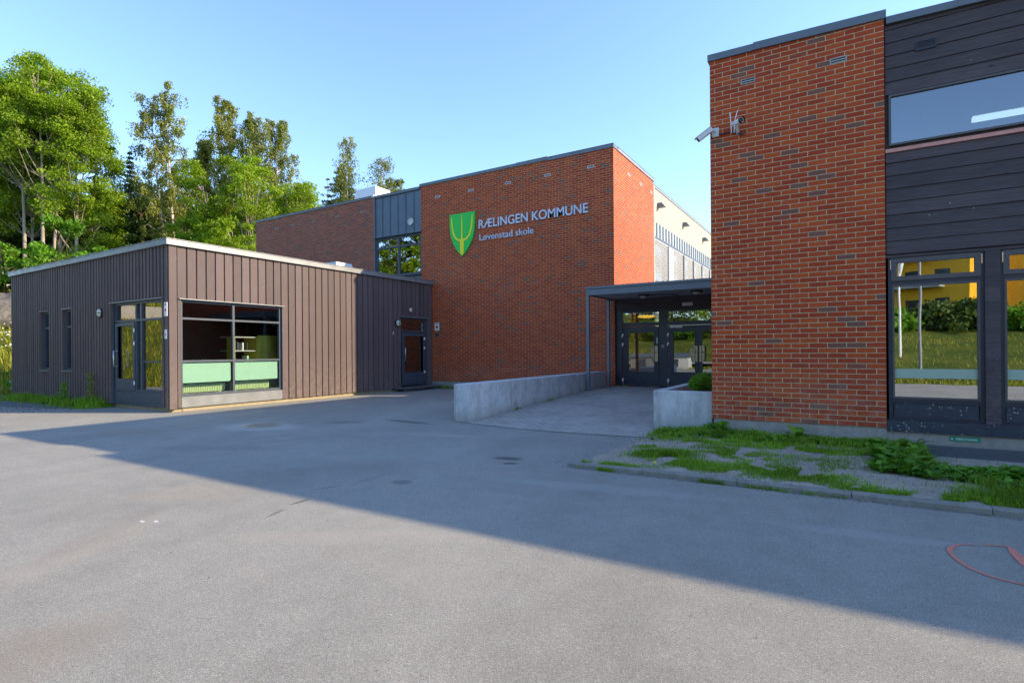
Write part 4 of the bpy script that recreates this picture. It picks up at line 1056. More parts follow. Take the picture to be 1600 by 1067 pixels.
# ------------------------------------------------------------------ manhole, paint, chalk
t = thing('manhole_cover', (-9.65,6.48,0), 'round worn manhole cover in the asphalt before the annex window', 'manhole cover')
m_ = MB(); n = 36
def ring(mb, r0, r1, z0, z1, c_=(-9.65,6.48)):
    v = []
    for k_ in range(n):
        a = 2*math.pi*k_/n; ca, sa = math.cos(a), math.sin(a)
        v += [(c_[0]+r0*ca,c_[1]+r0*sa,z1),(c_[0]+r1*ca,c_[1]+r1*sa,z1),(c_[0]+r1*ca,c_[1]+r1*sa,z0),(c_[0]+r0*ca,c_[1]+r0*sa,z0)]
    f = []
    for k_ in range(n):
        a, b = 4*k_, 4*((k_+1)%n); f += [(a,a+1,b+1,b),(a+1,a+2,b+2,b+1),(a+3,a,b,b+3)]
    mb.raw(v, f)
ring(m_, .31, .37, -.02, .008); m_.build('rim', M['iron'], t)
m_ = MB(); m_.tube([(-9.65,6.48,-.02),(-9.65,6.48,.004)], .305, 36)
for i in range(-5,6):
    for j in range(-5,6):
        if i*i+j*j < 26: m_.box(-9.65+i*.052-.016,-9.65+i*.052+.016,6.48+j*.052-.016,6.48+j*.052+.016,.004,.009)
m_.build('cover', M['iron'], t)
def paint_line(mb, pts, wds, z=.004):
    o = strip(pts, wds); k_ = len(pts)
    mb.raw([(x,y,z) for x,y in o], [(i, 2*k_-1-i, 2*k_-2-i, i+1) for i in range(k_-1)])
m_ = MB()
paint_line(m_, [(.79,5.0),(.74,5.01),(.69,4.985),(.63,4.91),(.60,4.83),(.595,4.76),(.60,4.68),(.625,4.57),(.66,4.47),(.73,4.385),(.80,4.345),(.88,4.32),(1.0,4.31),(1.12,4.36),(1.25,4.5),(1.3,4.7)],
           [.006,.012,.018,.03,.034,.03,.024,.028,.026,.026,.024,.022,.024,.025,.025,.01])
paint_line(m_, [(.815,5.045),(.87,5.07),(.945,5.095),(.965,5.07),(.965,4.95),(.97,4.85),(.975,4.72),(.99,4.6)], [.018,.02,.022,.03,.055,.06,.06,.03])
tag(m_.build('painted_loop', M['paint'], fix=True), 'salmon pink spray painted loop on the asphalt at the right edge', 'paint marking')
m_ = MB()
for (x,y,a) in ((-5.02,2.27,.3),(-4.92,2.33,.5)): m_.raw([(x+.045*math.cos(q*.9)*(.8+.3*math.sin(q*3)), y+.022*math.sin(q*.9)*(.8+.3*math.cos(q*2)), .004) for q in range(7)], [tuple(range(7))])
tag(m_.build('chalk_mark', M['chalk'], fix=True), 'two small white smudges on the sunlit asphalt', 'paint marking')

# ------------------------------------------------------------------ foliage
def quads(c, size, tilt=None, aspect=.6, droop=0):
    """leaf quads around centres c (N,3); returns verts, faces"""
    n = len(c)
    a = rng.normal(size=(n,3)); a /= np.linalg.norm(a,axis=1)[:,None]
    if droop: a[:,2] = -abs(a[:,2])-droop; a /= np.linalg.norm(a,axis=1)[:,None]
    b = rng.normal(size=(n,3)); b -= a*(a*b).sum(1)[:,None]; b /= np.linalg.norm(b,axis=1)[:,None]
    sz = size*(.6+.8*rng.random(n))[:,None]
    a = a*sz*.5; b = b*sz*.5*aspect
    v = np.stack([c-a, c+b*1.0-a*.1, c+a, c-b*1.0-a*.1], 1).reshape(-1,3)
    return v, np.arange(4*n).reshape(n,4)
def ball(n, r):
    p = rng.normal(size=(n,3)); p /= np.linalg.norm(p,axis=1)[:,None]
    return p*(r*rng.random(n)**.45)[:,None]
def trunk_mesh(base, top, r, bend=.4, n=9, rtop=.25):
    base, top = Vector(base), Vector(top); pts=[]; ph = random.uniform(0,6)
    for i in range(n):
        u = i/(n-1); q = base.lerp(top,u); q.x += bend*math.sin(ph+u*4)*u; q.y += bend*math.cos(ph*1.3+u*3.3)*u; pts.append(q)
    return pts, [r*(1-u_/(n-1)*(1-rtop)) for u_ in range(n)]
def tree(name, x, y, ztop, rad, kind, label, cat, group, nleaf=7000, z0=None, cb=.35, stems=1, lean=(0,0), clumps=70, leaf=.2, lmat=None, bmat=None, rtr=.16):
    z0 = hill(x,y)-.1 if z0 is None else z0; H = ztop-z0
    t = thing(name, (x,y,z0), label, cat, group)
    m_ = MB(); trunks = []
    for sidx in range(stems):
        ox = random.uniform(-.5,.5)*(stems>1); oy = random.uniform(-.5,.5)*(stems>1)
        pts, rr = trunk_mesh((x+ox*.6,y+oy*.6,z0), (x+lean[0]+ox*2.2, y+lean[1]+oy*2.2, z0+H*(.93 if sidx==0 else random.uniform(.75,.9))), rtr*(1 if sidx==0 else .8), H*.022, 10, .15)
        m_.tube(pts, rr, 7); trunks.append(pts)
    C_ = []; Rr = []; Bv=[]
    tries = 0
    while len(C_) < clumps and tries < 4000:
        tries += 1
        u = cb+(1-cb)*random.random()**.9
        if kind == 'round': env = rad*math.sqrt(max(0,1-((u-(cb+.45*(1-cb)))/(.57*(1-cb)))**2))**.8
        elif kind == 'birch': env = rad*(math.sin(math.pi*min(1,max(0,(u-cb)/(1-cb)))**.75)*.85+.12)
        else: env = rad*(1-(u-cb)/(1-cb))**.8
        tp = random.choice(trunks); q = tp[min(9,int(u*9.6))]
        a = random.uniform(0,6.283); rr_ = env*math.sqrt(random.uniform(.05,1))
        zc = z0+H*u
        cpt = Vector((q.x+rr_*math.cos(a), q.y+rr_*math.sin(a), zc))
        if mnoise.noise(cpt*(.42)) < -.18: continue
        C_.append(cpt)
        if random.random() < .55:
            st_ = tp[max(1,min(9,int((u-.10*(rr_/max(rad,.1)+.3))*9.6)))]
            md = st_.lerp(cpt,.5)+Vector((0,0,-.12*rr_))
            m_.tube([st_,md,cpt],[.04,.024,.01],5,caps=False)
    m_.build('trunk', bmat, t)
    per = max(8, nleaf//len(C_)); P_ = []
    for cpt in C_:
        if kind == 'birch':
            # hanging strands
            ns = 6
            for q in range(ns):
                o_ = ball(1,.55)[0]; Lh = random.uniform(.5,1.7); k_ = per//ns
                zz = rng.random(k_)**.8*Lh
                pp = np.stack([cpt.x+o_[0]+rng.normal(size=k_)*.07, cpt.y+o_[1]+rng.normal(size=k_)*.07, cpt.z+o_[2]*.5-zz+.25],1); P_.append(pp)
        else:
            r_ = rad*random.uniform(.20,.36)
            pp = ball(per, r_)*np.array([1,1,.6])+np.array(cpt); P_.append(pp)
    P_ = np.concatenate(P_)
    v,f = quads(P_, leaf, aspect=.6, droop=.6 if kind=='birch' else 0)
    mesh_np('crown', v, f, lmat, t)
    return t
def birch(x, y, ztop, rad, label, group, n=14000, cb=.3, stems=1, lean=(0,0), leaf=.14, name='birch_tree', rtr=.15):
    z0 = hill(x,y)-.1; H = ztop-z0; t = thing(name, (x,y,z0), label, 'birch', group)
    m_ = MB(); P_ = []
    for k_ in range(stems):
        top = .97 if k_ == 0 else random.uniform(.86,.93); a0 = random.uniform(0,6.28) 
        off = .0 if stems == 1 else (.9 if k_ == 0 else -.9)
        pts, rr = trunk_mesh((x+off*.2,y+off*.12,z0), (x+lean[0]+off*.85*.7, y+lean[1]+off*.52*.7, z0+H*top), rtr, H*.012, 12, .06)
        m_.tube(pts, rr, 7)
        nl = 44//stems + 8
        for i in range(nl):
            u = cb+(top-cb-.02)*(i/(nl-1)); j = min(10.99, u/top*11); q = pts[int(j)].lerp(pts[int(j)+1], j-int(j))
            v_ = (u-cb)/(1-cb); L = rad*(.35+.75*math.sin(math.pi*min(1,(v_*.9+.12))**.8))*random.uniform(.55,1.1)*(1 if stems==1 else .8)
            L = max(L, .35); a = a0+i*2.4+random.uniform(-.4,.4); rise = random.uniform(.45,1.0)*L
            dv = Vector((math.cos(a), math.sin(a), 0))
            e1 = q+dv*L*.45+Vector((0,0,rise*.6)); e2 = q+dv*L*.85+Vector((0,0,rise*.85)); e3 = q+dv*L*1.05+Vector((0,0,rise*.55))
            m_.tube([q,e1,e2,e3],[.028,.018,.010,.004],4,caps=False)
            ns = int(5+5*L)
            for w_ in range(ns):
                s_ = random.uniform(.25,1); c_ = (q.lerp(e1,s_*2) if s_<.5 else e1.lerp(e3,(s_-.5)*2))
                if random.random() < .12: continue
                Lh = random.uniform(.4,1.5)*(.5+.5*min(1,L)); kq = max(5,int(n/(nl*stems*ns)))
                zz = rng.random(kq)*Lh; o_ = rng.normal(size=(kq,2))*(.07+.05*random.random())
                P_.append(np.stack([c_.x+o_[:,0]+.1*random.gauss(0,1), c_.y+o_[:,1]+.1*random.gauss(0,1), c_.z-zz+.08],1))
    zmax = z0+H
    m_.build('trunk', M['bark_birch'], t)
    v,f = quads(np.concatenate(P_), leaf, aspect=.62, droop=.5); mesh_np('crown', v, f, M['birch'], t); return t
def spruce(x, y, ztop, rad, label, group, lmat=None, dens=1, z0=None, name='spruce_tree', cat='spruce'):
    z0 = hill(x,y)-.1 if z0 is None else z0; H = ztop-z0
    t = thing(name, (x,y,z0), label, cat, group)
    m_ = MB(); m_.tube([(x,y,z0),(x,y,z0+H*.5),(x,y,ztop)], [.17,.10,.012], 7); P_=[]; 
    n = int(26*dens*H/12)
    for i in range(n):
        u = .12+.87*(i/(n-1))**.9; zc = z0+H*u; L = rad*(1-u)**.75*1.15+.12
        for k_ in range(7):
            a = random.uniform(0,6.283); l = L*random.uniform(.65,1.08)
            kq = int((10+26*l)*dens); s_ = rng.random(kq)
            dr = -.32*l*s_ + .18*l*s_**3 ; sp_w = .05+.16*l*(1-s_*.6)
            off = rng.normal(size=kq)*sp_w
            P_.append(np.stack([x+np.cos(a)*l*s_-np.sin(a)*off, y+np.sin(a)*l*s_+np.cos(a)*off, zc+dr-abs(rng.normal(size=kq))*.07-abs(off)*.3],1))
            if k_%3==0: m_.tube([(x,y,zc),(x+math.cos(a)*l*.9,y+math.sin(a)*l*.9,zc-.2*l)],[.03,.01],4,caps=False)
    m_.build('trunk', M['bark_dark'], t)
    v,f = quads(np.concatenate(P_), .22, aspect=.38, droop=.3); mesh_np('crown', v, f, lmat or M['spruce'], t)
    return t
G1 = 'tall leafy trees on the hillside'
asp = [(-52.2,13.7,18.6,2.7,.56,1,'leafy tree cut off by the left edge of the photo'),
       (-48.6,14.7,19.8,2.6,.62,1,'leafy tree with a thin pale trunk, second from the left edge'),
       (-46.2,15.1,20.8,2.7,.58,2,'tallest leafy tree of the left clump with a forked pale trunk'),
       (-47.9,16.4,21.0,2.7,.56,1,'leafy tree in the middle of the left clump with a straight pale trunk'),
       (-46.2,16.7,19.6,2.6,.36,1,'leafy tree with spreading low limbs right of the middle of the left clump'),
       (-47.4,17.9,16.8,2.3,.12,1,'leafy tree sloping down at the right side of the left clump'),
       (-50.6,15.6,19.6,3.0,.34,1,'leafy tree filling the back of the left clump')]
for i,(x,y,zt_,r_,cb,stm,lb) in enumerate(asp):
    tree('aspen_tree', x, y, zt_, r_, 'round', lb, 'tree', G1, 28000, cb=cb, clumps=130, stems=stm, leaf=.15, lmat=M['aspen'], bmat=M['bark_aspen'], rtr=.14, lean=(0,.15*(i-2)))
sprs = [(-51.4,22.5,18.5,1.9,'dark spruce rising between the left clump and the tall birch'),(-55.2,21.5,19.6,2.0,'brownish spruce just right of the left clump'),
        (-62,17.2,17.5,3,'dark spruce in the shade behind the far left trunks'),(-60,19.4,17,3,'dark spruce in the shade behind the middle of the left clump'),(-58.6,21.4,16.6,2.8,'dark spruce behind the right side of the left clump'),
        (-54.2,25.4,15.8,2.2,'low dark spruce behind the tall birch'),(-57,15.4,16,2.8,'dark spruce behind the leftmost trunks'),(-56,13.2,14,2.6,'dark spruce at the left edge behind the pavilion'),
        (-53.5,16.6,12.5,2.6,'shaded young spruce behind the forked trunk'),(-53,18.6,12,2.4,'shaded young spruce behind the low limbs'),
        (-63,13.6,18,3.4,'dark spruce deep in the wood at the left edge'),(-64,16.0,19,3.4,'dark spruce deep in the wood behind the leftmost trunks'),(-66,24.5,18.5,3.2,'dark spruce deep in the wood behind the twin birch'),
        (-60,27,16.5,3.0,'dark spruce deep in the wood right of the twin birch'),(-57,30,16,3.0,'dark spruce deep in the wood behind the willows'),(-63,21.5,17,3.2,'dark spruce deep in the wood in the gap before the twin birch')]
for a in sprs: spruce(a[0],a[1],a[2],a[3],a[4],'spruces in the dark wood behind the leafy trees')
dk = [(-48.3,22.0,14.0,2.3,'dark green bushy tree left of the tall birch'),(-48.6,24.4,14.6,2.4,'dark green bushy tree right behind the tall birch'),(-47.9,19.9,11.8,2.2,'low dark green tree under the right side of the left clump'),
      (-46,27.2,15.5,2.4,'dark green tree behind the bright willows'),(-44,30,15.0,2.6,'dark green tree behind the rightmost willow'),
      (-56,11.6,13.5,2.8,'shaded dark tree at the left edge of the photo behind the pavilion'),(-54.5,14.6,12.5,2.6,'shaded dark tree behind the thin pale trunk'),(-55,17.0,13,2.8,'shaded dark tree behind the forked pale trunk'),(-55.5,19.2,13,2.8,'shaded dark tree behind the straight pale trunk'),(-52.5,20.4,11,2.4,'shaded dark bushy tree right of the straight pale trunk'),
      (-56,25.5,17.0,3.0,'dark leafy tree deep in the wood behind the twin birch'),(-54,29,17.5,3.0,'dark leafy tree deep in the wood between twin birch and willows'),(-51.5,31.5,17.5,3.0,'dark leafy tree deep in the wood behind the middle willow'),
      (-48,33.5,16.5,3.0,'dark leafy tree deep in the wood behind the rightmost birch'),(-55.5,22.6,14.5,2.8,'dark leafy tree in the gap left of the twin birch'),(-45,24.5,13,2.2,'dark leafy tree between the birch trunks and the willows')]
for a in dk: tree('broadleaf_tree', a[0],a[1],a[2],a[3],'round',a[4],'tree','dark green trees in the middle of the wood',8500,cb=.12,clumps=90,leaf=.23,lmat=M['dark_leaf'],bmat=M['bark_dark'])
bi = [(-43.9,22.2,22.6,2.4,.30,2,'tall white-stemmed birch with two trunks standing free against the sky'),
      (-44.5,26.7,23.4,1.8,.35,1,'airy birch just right of the gap beside the tall twin birch'),
      (-43.3,28.6,22.4,1.9,.35,1,'airy birch in the middle of the right-hand birches'),
      (-39.9,28.5,21.2,2.4,.28,1,'broad birch with yellowish tips, rightmost of the near birches'),
      (-47.8,26.6,20.6,1.3,.40,1,'slim birch top half hidden between the twin birch and its neighbours'),
      (-38.6,29.9,15.6,1.8,.25,1,'low birch leaning out just above the end of the far brick wall')]
for a in bi: birch(a[0],a[1],a[2],a[3],a[6],'birches on the hillside',24000,a[4],a[5],(-.9,-.5) if a[5]==2 else (0,0))
wi = [(-39.1,23.0,14.8,2.1,'bright yellow-green willow left of the others above the annex roof'),(-35.2,23.0,14.6,2.3,'bright green willow in the middle above the annex roof'),
      (-35.1,25.6,13.8,2.5,'bright green willow nearest the end of the far brick wall'),(-39.6,21.5,10.8,1.8,'small bright willow directly right of the birch trunks'),(-34.3,21.0,9.8,2.0,'low bright willow bush just above the annex roof edge'),
      (-37.0,24.6,12.6,2.2,'bright willow filling the gap between the taller willows')]
for a in wi: tree('willow_tree', a[0],a[1],a[2],a[3],'round',a[4],'willow','bright willows behind the annex',18000,cb=.12,clumps=120,stems=2,leaf=.155,lmat=M['willow'],bmat=M['bark_aspen'],rtr=.09)
sh = [(-40.0,14.2,9.3,1.6,'bright green maple bush in front of the pale trunks above the annex roof'),(-44.2,12.6,8.6,1.6,'green bush at the left edge beside the pavilion'),(-38.3,15.4,8.0,1.6,'low bright green bush at the foot of the leafy trees'),
      (-42,20,8.6,1.9,'dark green bush left of the small willow above the annex roof')]
for a in sh: tree('bush', a[0],a[1],a[2],a[3],'round',a[4],'bush','bushes at the edge of the wood',7500,cb=.0,clumps=80,leaf=.2,lmat=M['shrub'],bmat=M['bark_dark'],rtr=.05,stems=3)
spruce(-45.9,40.4,21.6,5.6,'dense spruce rising above the far brick parapet left of the ventilator','trees behind the school roof',M['spruce_olive'],1.5)
spruce(-50.2,42.1,21.3,2.6,'bare reddish spruce above the far brick parapet','dead spruces behind the school roof',M['dead'],.45)
spruce(-52,41.2,20.4,2.2,'small bare spruce nearest the willows above the parapet','dead spruces behind the school roof',M['dead'],.4)
birch(-43.4,39.1,24.2,1.7,'slender tall birch above the roof left of the white ventilator','trees behind the school roof',9000,.3,leaf=.15)
birch(-40.4,40.9,22.0,2.6,'open weeping birch above the roof right of the white ventilator','trees behind the school roof',7000,.35,leaf=.16)
tree('broadleaf_tree',-42.4,44.3,20.2,1.9,'round','olive green tree top directly behind the white ventilator','tree','trees behind the school roof',6000,cb=.2,clumps=70,leaf=.22,lmat=M['dark_leaf'],bmat=M['bark_dark'])
tree('broadleaf_tree',-40.2,43.4,19.4,1.6,'round','olive green tree top right of the white ventilator','tree','trees behind the school roof',5000,cb=.2,clumps=60,leaf=.22,lmat=M['dark_leaf'],bmat=M['bark_dark'])
# planter shrub
def shrub_ball(name, c_, r, n, mat, label, cat, squash=.9, leaf=.04, stemh=.5):
    t = thing(name, (c_[0],c_[1],c_[2]-r*squash), label, cat)
    P_ = []
    for i in range(46):
        q = ball(1, 1)[0]; q = q/np.linalg.norm(q)*r*random.uniform(.55,.9)*np.array([1,1,squash]); 
        P_.append(ball(n//46, r*.28)+q+np.array(c_))
    P_ = np.concatenate(P_); P_ = P_[P_[:,2] > .56]
    v,f = quads(P_, leaf, aspect=.4); mesh_np('foliage', v, f, mat, t)
    m_ = MB()
    for i in range(7):
        a = i*.9; m_.tube([(c_[0],c_[1],c_[2]-r*squash),(c_[0]+.5*r*math.cos(a),c_[1]+.5*r*math.sin(a),c_[2]+.2*r)],[.012,.005],5)
    m_.build('stem', M['bark_dark'], t)
shrub_ball('mugo_pine', (-2.16,10.35,.78), .36, 9000, M['shrub'], 'round dense green shrub spilling over the planter beside the brick corner', 'shrub', .72)

# ------------------------------------------------------------------ grass, weeds
def blades(name, pts, h, wd, mat, bendf=.5, parent=None, z=None):
    """pts (N,3) roots, h (N,) heights"""
    n = len(pts); a = rng.random(n)*6.283; d = np.stack([np.cos(a),np.sin(a),np.zeros(n)],1); sd = np.stack([-np.sin(a),np.cos(a),np.zeros(n)],1)
    b = (bendf*(.3+rng.random(n)))[:,None]; hh = h[:,None]; up_ = np.array([0,0,1.0])
    w_ = wd*(.7+.6*rng.random(n))[:,None]
    p0 = pts; p1 = pts+up_*hh*.55+d*hh*b*.25; p2 = pts+up_*hh*(1-.25*b)+d*hh*b*.8
    v = np.stack([p0-sd*w_, p0+sd*w_, p1+sd*w_*.8, p1-sd*w_*.8, p2], 1).reshape(-1,3)
    base = np.arange(n)*5
    q = np.stack([base,base+1,base+2,base+3],1); tr = np.stack([base+3,base+2,base+4],1)
    me = bpy.data.meshes.new(name); me.vertices.add(5*n); me.vertices.foreach_set('co', v.astype(np.float32).ravel())
    li = np.concatenate([q.ravel(), tr.ravel()]); me.loops.add(len(li)); me.loops.foreach_set('vertex_index', li.astype(np.int32))
    me.polygons.add(2*n); me.polygons.foreach_set('loop_start', np.concatenate([np.arange(n)*4, 4*n+np.arange(n)*3]).astype(np.int32))
    me.polygons.foreach_set('loop_total', np.concatenate([np.full(n,4),np.full(n,3)]).astype(np.int32)); me.update(calc_edges=True); me.materials.append(mat)
    o = bpy.data.objects.new(name, me); COL.objects.link(o)
    if parent is not None: adopt(o, parent)
    return o
# patches on the bed: cx, cy, rx, ry, blades, height
PT = [(-2.66,6.2,.28,.1,900,.07),(-2.35,6.2,.4,.09,900,.05),(-2.0,6.9,.33,.22,3400,.11),(-1.62,6.5,.35,.22,2200,.06),(-1.33,6.42,.35,.2,1600,.05),(-1.36,7.4,.45,.3,2600,.06),(-.75,6.6,.5,.28,3200,.055),
      (-.42,6.45,.45,.25,3000,.06),(-1.6,8.1,.6,.35,2600,.07),(-.9,8.2,.9,.3,4200,.07),(-.1,8.1,.8,.25,3000,.06),(.05,6.25,.25,.12,700,.05),(.35,6.18,.5,.1,1500,.05),(.75,6.2,.4,.12,1300,.06),(1.25,6.35,.4,.25,3800,.09),
      (1.5,6.9,.4,.4,4200,.12),(2.2,6.6,.6,.5,3500,.12),(-2.4,7.5,.16,.12,400,.05),(-2.3,8.5,.35,.25,1200,.08),(-.15,7.1,.4,.25,900,.04),(-1.0,7.1,.5,.25,1500,.045),(-.3,7.5,.9,.2,1300,.04)]
P_=[]; Hh=[]
for (x,y,rx,ry,n,h) in PT:
    q = rng.normal(size=(n,2))*np.array([rx,ry])*.55+np.array([x,y])
    for (a,b) in q:
        if b < 6.1 or b > 9.28 or a < -2.84: continue
        if mnoise.noise(Vector((a*4,b*4,2))) < -.12: continue
        P_.append((a,b,soil_z(a,b)-.004)); Hh.append(h*random.uniform(.3,1.0))
tag(blades('grass', np.array(P_), np.array(Hh), .0035, M['grass'], .9), 'patchy short green grass on the bare bed', 'grass', kind='stuff')
# tall grass along the walls
P_=[]; Hh=[]
for i in range(7500):
    x = random.uniform(-2.75,.55); y = 9.22-abs(random.gauss(0,.42)); 
    if x < -1.85: y = min(9.3, y+.12)
    if mnoise.noise(Vector((x*1.5,y*2,7))) < -.25: continue
    P_.append((x,y,soil_z(x,y))); Hh.append(random.uniform(.035,.12))
for i in range(900):
    x = random.uniform(.45,.85); y = random.uniform(7.5,8.9); P_.append((x,y,soil_z(x,y))); Hh.append(random.uniform(.06,.16))
tag(blades('tall_grass', np.array(P_), np.array(Hh), .004, M['grass'], .7), 'longer grass along the foot of the brick wall', 'grass', kind='stuff')
# grass in the kerb joint
P_=[]; Hh=[]
for i in range(1600):
    x = -2.75+abs(random.gauss(0,1.4)); y = 5.98-abs(random.gauss(0,.02))
    if mnoise.noise(Vector((x*2.2,0,1))) < .02 or x > 4: continue
    P_.append((x,y,0)); Hh.append(random.uniform(.02,.07))
tag(blades('kerb_grass', np.array(P_), np.array(Hh), .003, M['grass'], 1), 'thin grass growing in the joint along the kerb', 'grass', kind='stuff')
# broad-leaved weeds
def leaf_fan(P, H, mat, name, parent=None, wid=.28, nl=(7,12), spread=.9):
    """rosettes of broad pointed leaves; P roots, H leaf length"""
    V=[]; F=[]
    for (x,y,z),h in zip(P,H):
        for k_ in range(random.randint(*nl)):
            a = random.uniform(0,6.283); l = h*random.uniform(.6,1.15); el = random.uniform(.35,1.35); w_ = l*wid*random.uniform(.7,1.1)
            d = Vector((math.cos(a),math.sin(a),0)); sd = Vector((-math.sin(a),math.cos(a),0)); b0 = len(V)
            for (u,ww) in ((.0,.10),(.35,.9),(.65,.8),(1,0)):
                hh = l*u*math.sin(el)*(1-.35*u*u); rr_ = l*u*(math.cos(el)+.35*u*u*spread); c_ = Vector((x,y,z))+d*rr_+Vector((0,0,hh))
                if ww: V += [tuple(c_-sd*w_*ww+Vector((0,0,.12*w_))), tuple(c_), tuple(c_+sd*w_*ww+Vector((0,0,.12*w_)))]
                else: V.append(tuple(c_))
            for r_ in (0,3): F += [(b0+r_,b0+r_+1,b0+r_+4,b0+r_+3),(b0+r_+1,b0+r_+2,b0+r_+5,b0+r_+4)]
            F += [(b0+6,b0+7,b0+9),(b0+7,b0+8,b0+9)]
    me = bpy.data.meshes.new(name); me.from_pydata(V,[],F); me.materials.append(mat)
    o = bpy.data.objects.new(name, me); COL.objects.link(o)
    if parent is not None: adopt(o, parent)
    return o
P_=[]; Hh=[]
for i in range(620):
    x = random.uniform(-2.6,.6); y = 9.15-abs(random.gauss(0,.30))
    if mnoise.noise(Vector((x*1.3,y*2,4))) < -.1: continue
    P_.append((x,y,soil_z(x,y))); Hh.append(random.uniform(.045,.12))
for i in range(620):
    x = random.uniform(.25,3.4); y = 7.28+random.gauss(0,.2)
    if y > 7.75 and x > .75: continue
    P_.append((x,y,soil_z(x,y))); Hh.append(random.uniform(.06,.15))
for i in range(70):
    x = random.uniform(.3,.75); y = random.uniform(7.6,9.0); P_.append((x,y,soil_z(x,y))); Hh.append(random.uniform(.1,.22))
tag(leaf_fan(P_, Hh, M['weed'], 'weeds'), 'dense broad-leaved weeds along the wall and in front of the grate', 'weeds', kind='stuff')
dl = [(-1.72,9.12,.34,'tall dock plant in the corner between planter and brick wall'),(-.62,9.02,.30,'big-leaved dock plant against the pale plinth of the near brick wall'),(-1.25,9.1,.16,'small dock plant at the foot of the near brick wall'),
      (.62,8.05,.30,'leafy dock plant at the corner of the grate border'),(-1.95,9.28,.2,'small leafy plant leaning on the front of the planter')]
for (x,y,h,lb) in dl:
    t = thing('dock_plant', (x,y,soil_z(x,y)), lb, 'weed', 'dock plants by the near wall'); leaf_fan([(x,y,soil_z(x,y))]*2, [h,h*.8], M['weed'], 'leaves', t, .22, (6,8), .4)
# dandelion at the kerb
t = thing('dandelion', (-1.86,6.10,.1), 'single yellow dandelion flower behind the kerb', 'flower')
MB().tube([(-1.86,6.11,.08),(-1.86,6.10,.13)], .003, 5).build('stem', M['grass'], t); MB().sphere((-1.86,6.10,.135), .018, 10, 6, 1,1,.5).build('flower_head', M['yellow'], t)
# weeds by the annex left face
P_=[]; Hh=[]
for i in range(4200):
    x = random.uniform(-22.6,-16.5); y = 6.76-abs(random.gauss(0,.30))
    d_ = 1 if mnoise.noise(Vector((x*.9,0,5))) > -.15 else .35
    if random.random() > d_: continue
    P_.append((x,y,.004)); Hh.append(random.uniform(.06,.30)*(.6+.8*max(0,mnoise.noise(Vector((x*.9,3,5)))+.4)))
tag(blades('annex_grass', np.array(P_), np.array(Hh), .008, M['grass'], .8), 'rough grass along the foot of the annex wall', 'grass', kind='stuff')
def tall_weed(x,y,h,label,mat):
    t = thing('tall_weed', (x,y,0), label, 'weed', 'tall weeds by the annex wall')
    m_ = MB(); m_.tube([(x,y,0),(x+.02,y-.02,h*.5),(x+.03,y,h)],[.012,.009,.004],5); m_.build('stem', M['bark_aspen'], t)
    n = 260; u = rng.random(n); c_ = np.stack([x+.03*u+rng.normal(size=n)*.07*(1-u*.5), y+rng.normal(size=n)*.07*(1-u*.5), .05+u*h],1)
    v,f = quads(c_, .07, aspect=.4); mesh_np('leaves', v, f, mat, t)
tall_weed(-17.35,6.6,.85,'tall brownish weed against the annex boards beside the glazed door',M['birch'])
tall_weed(-18.75,6.5,.55,'bright green weed under the right narrow window',M['shrub'])
P_=[]; Hh=[]
for (x,y,n) in ((-18.9,6.35,26),(-18.0,6.4,16),(-20.2,6.5,14)):
    for i in range(n): P_.append((x+random.gauss(0,.35),y+random.gauss(0,.1),.004)); Hh.append(random.uniform(.08,.2))
tag(leaf_fan(P_, Hh, M['weed'], 'annex_weeds'), 'clump of leafy weeds on the gravel by the annex', 'weeds', kind='stuff')
# small tufts
P_=[]; Hh=[]
for (x,y,n,sx,sy,h) in ((-12.95,16.30,160,.25,.03,.16),(-12.2,16.33,90,.2,.02,.1),(-6.36,12.2,60,.02,.25,.06),(-6.36,10.6,40,.015,.06,.07),(-6.36,14.6,30,.015,.2,.05),(-16.0,6.8,30,.4,.03,.04),(-6.0,16.4,50,.2,.02,.06)):
    for i in range(n):
        xx, yy_ = x+random.gauss(0,sx), y+random.gauss(0,sy); xx = max(xx,-6.38) if x > -6.4 else xx
        P_.append((xx,yy_, .004 if x < -7 else .004 + .266*min(1, max(0, (yy_-8.72)/6.2)))); Hh.append(h*random.uniform(.5,1.2))
tag(blades('joint_grass', np.array(P_), np.array(Hh), .006, M['grass'], 1), 'little grass tufts in wall joints', 'grass', kind='stuff')
# hillside grass
P_=[]; Hh=[]
for i in range(26000):
    x = random.uniform(-50,-24.6); y = random.uniform(4,13) if i%2 else random.uniform(-12,6)
    if random.random() < .25 and mnoise.noise(Vector((x*.3,y*.3,9))) < 0: continue
    P_.append((x,y,hill(x,y)-.07)); Hh.append(random.uniform(.15,.6))
tag(blades('hill_grass', np.array(P_), np.array(Hh), .022, M['grass_dry'], .7), 'tall sunlit yellow-green grass on the hillside left of the annex', 'grass', kind='stuff')
P_=[]; Hh=[]
for i in range(16000):
    x = random.uniform(-26,22); y = random.choice((random.uniform(-10.6,-7.7),random.uniform(-30,-13.4)))
    P_.append((x,y,hill(x,y)-.07)); Hh.append(random.uniform(.08,.28))
tag(blades('verge_grass', np.array(P_), np.array(Hh), .016, M['grass_dry'], .9), 'tall verge grass mirrored in the windows', 'grass', kind='stuff')

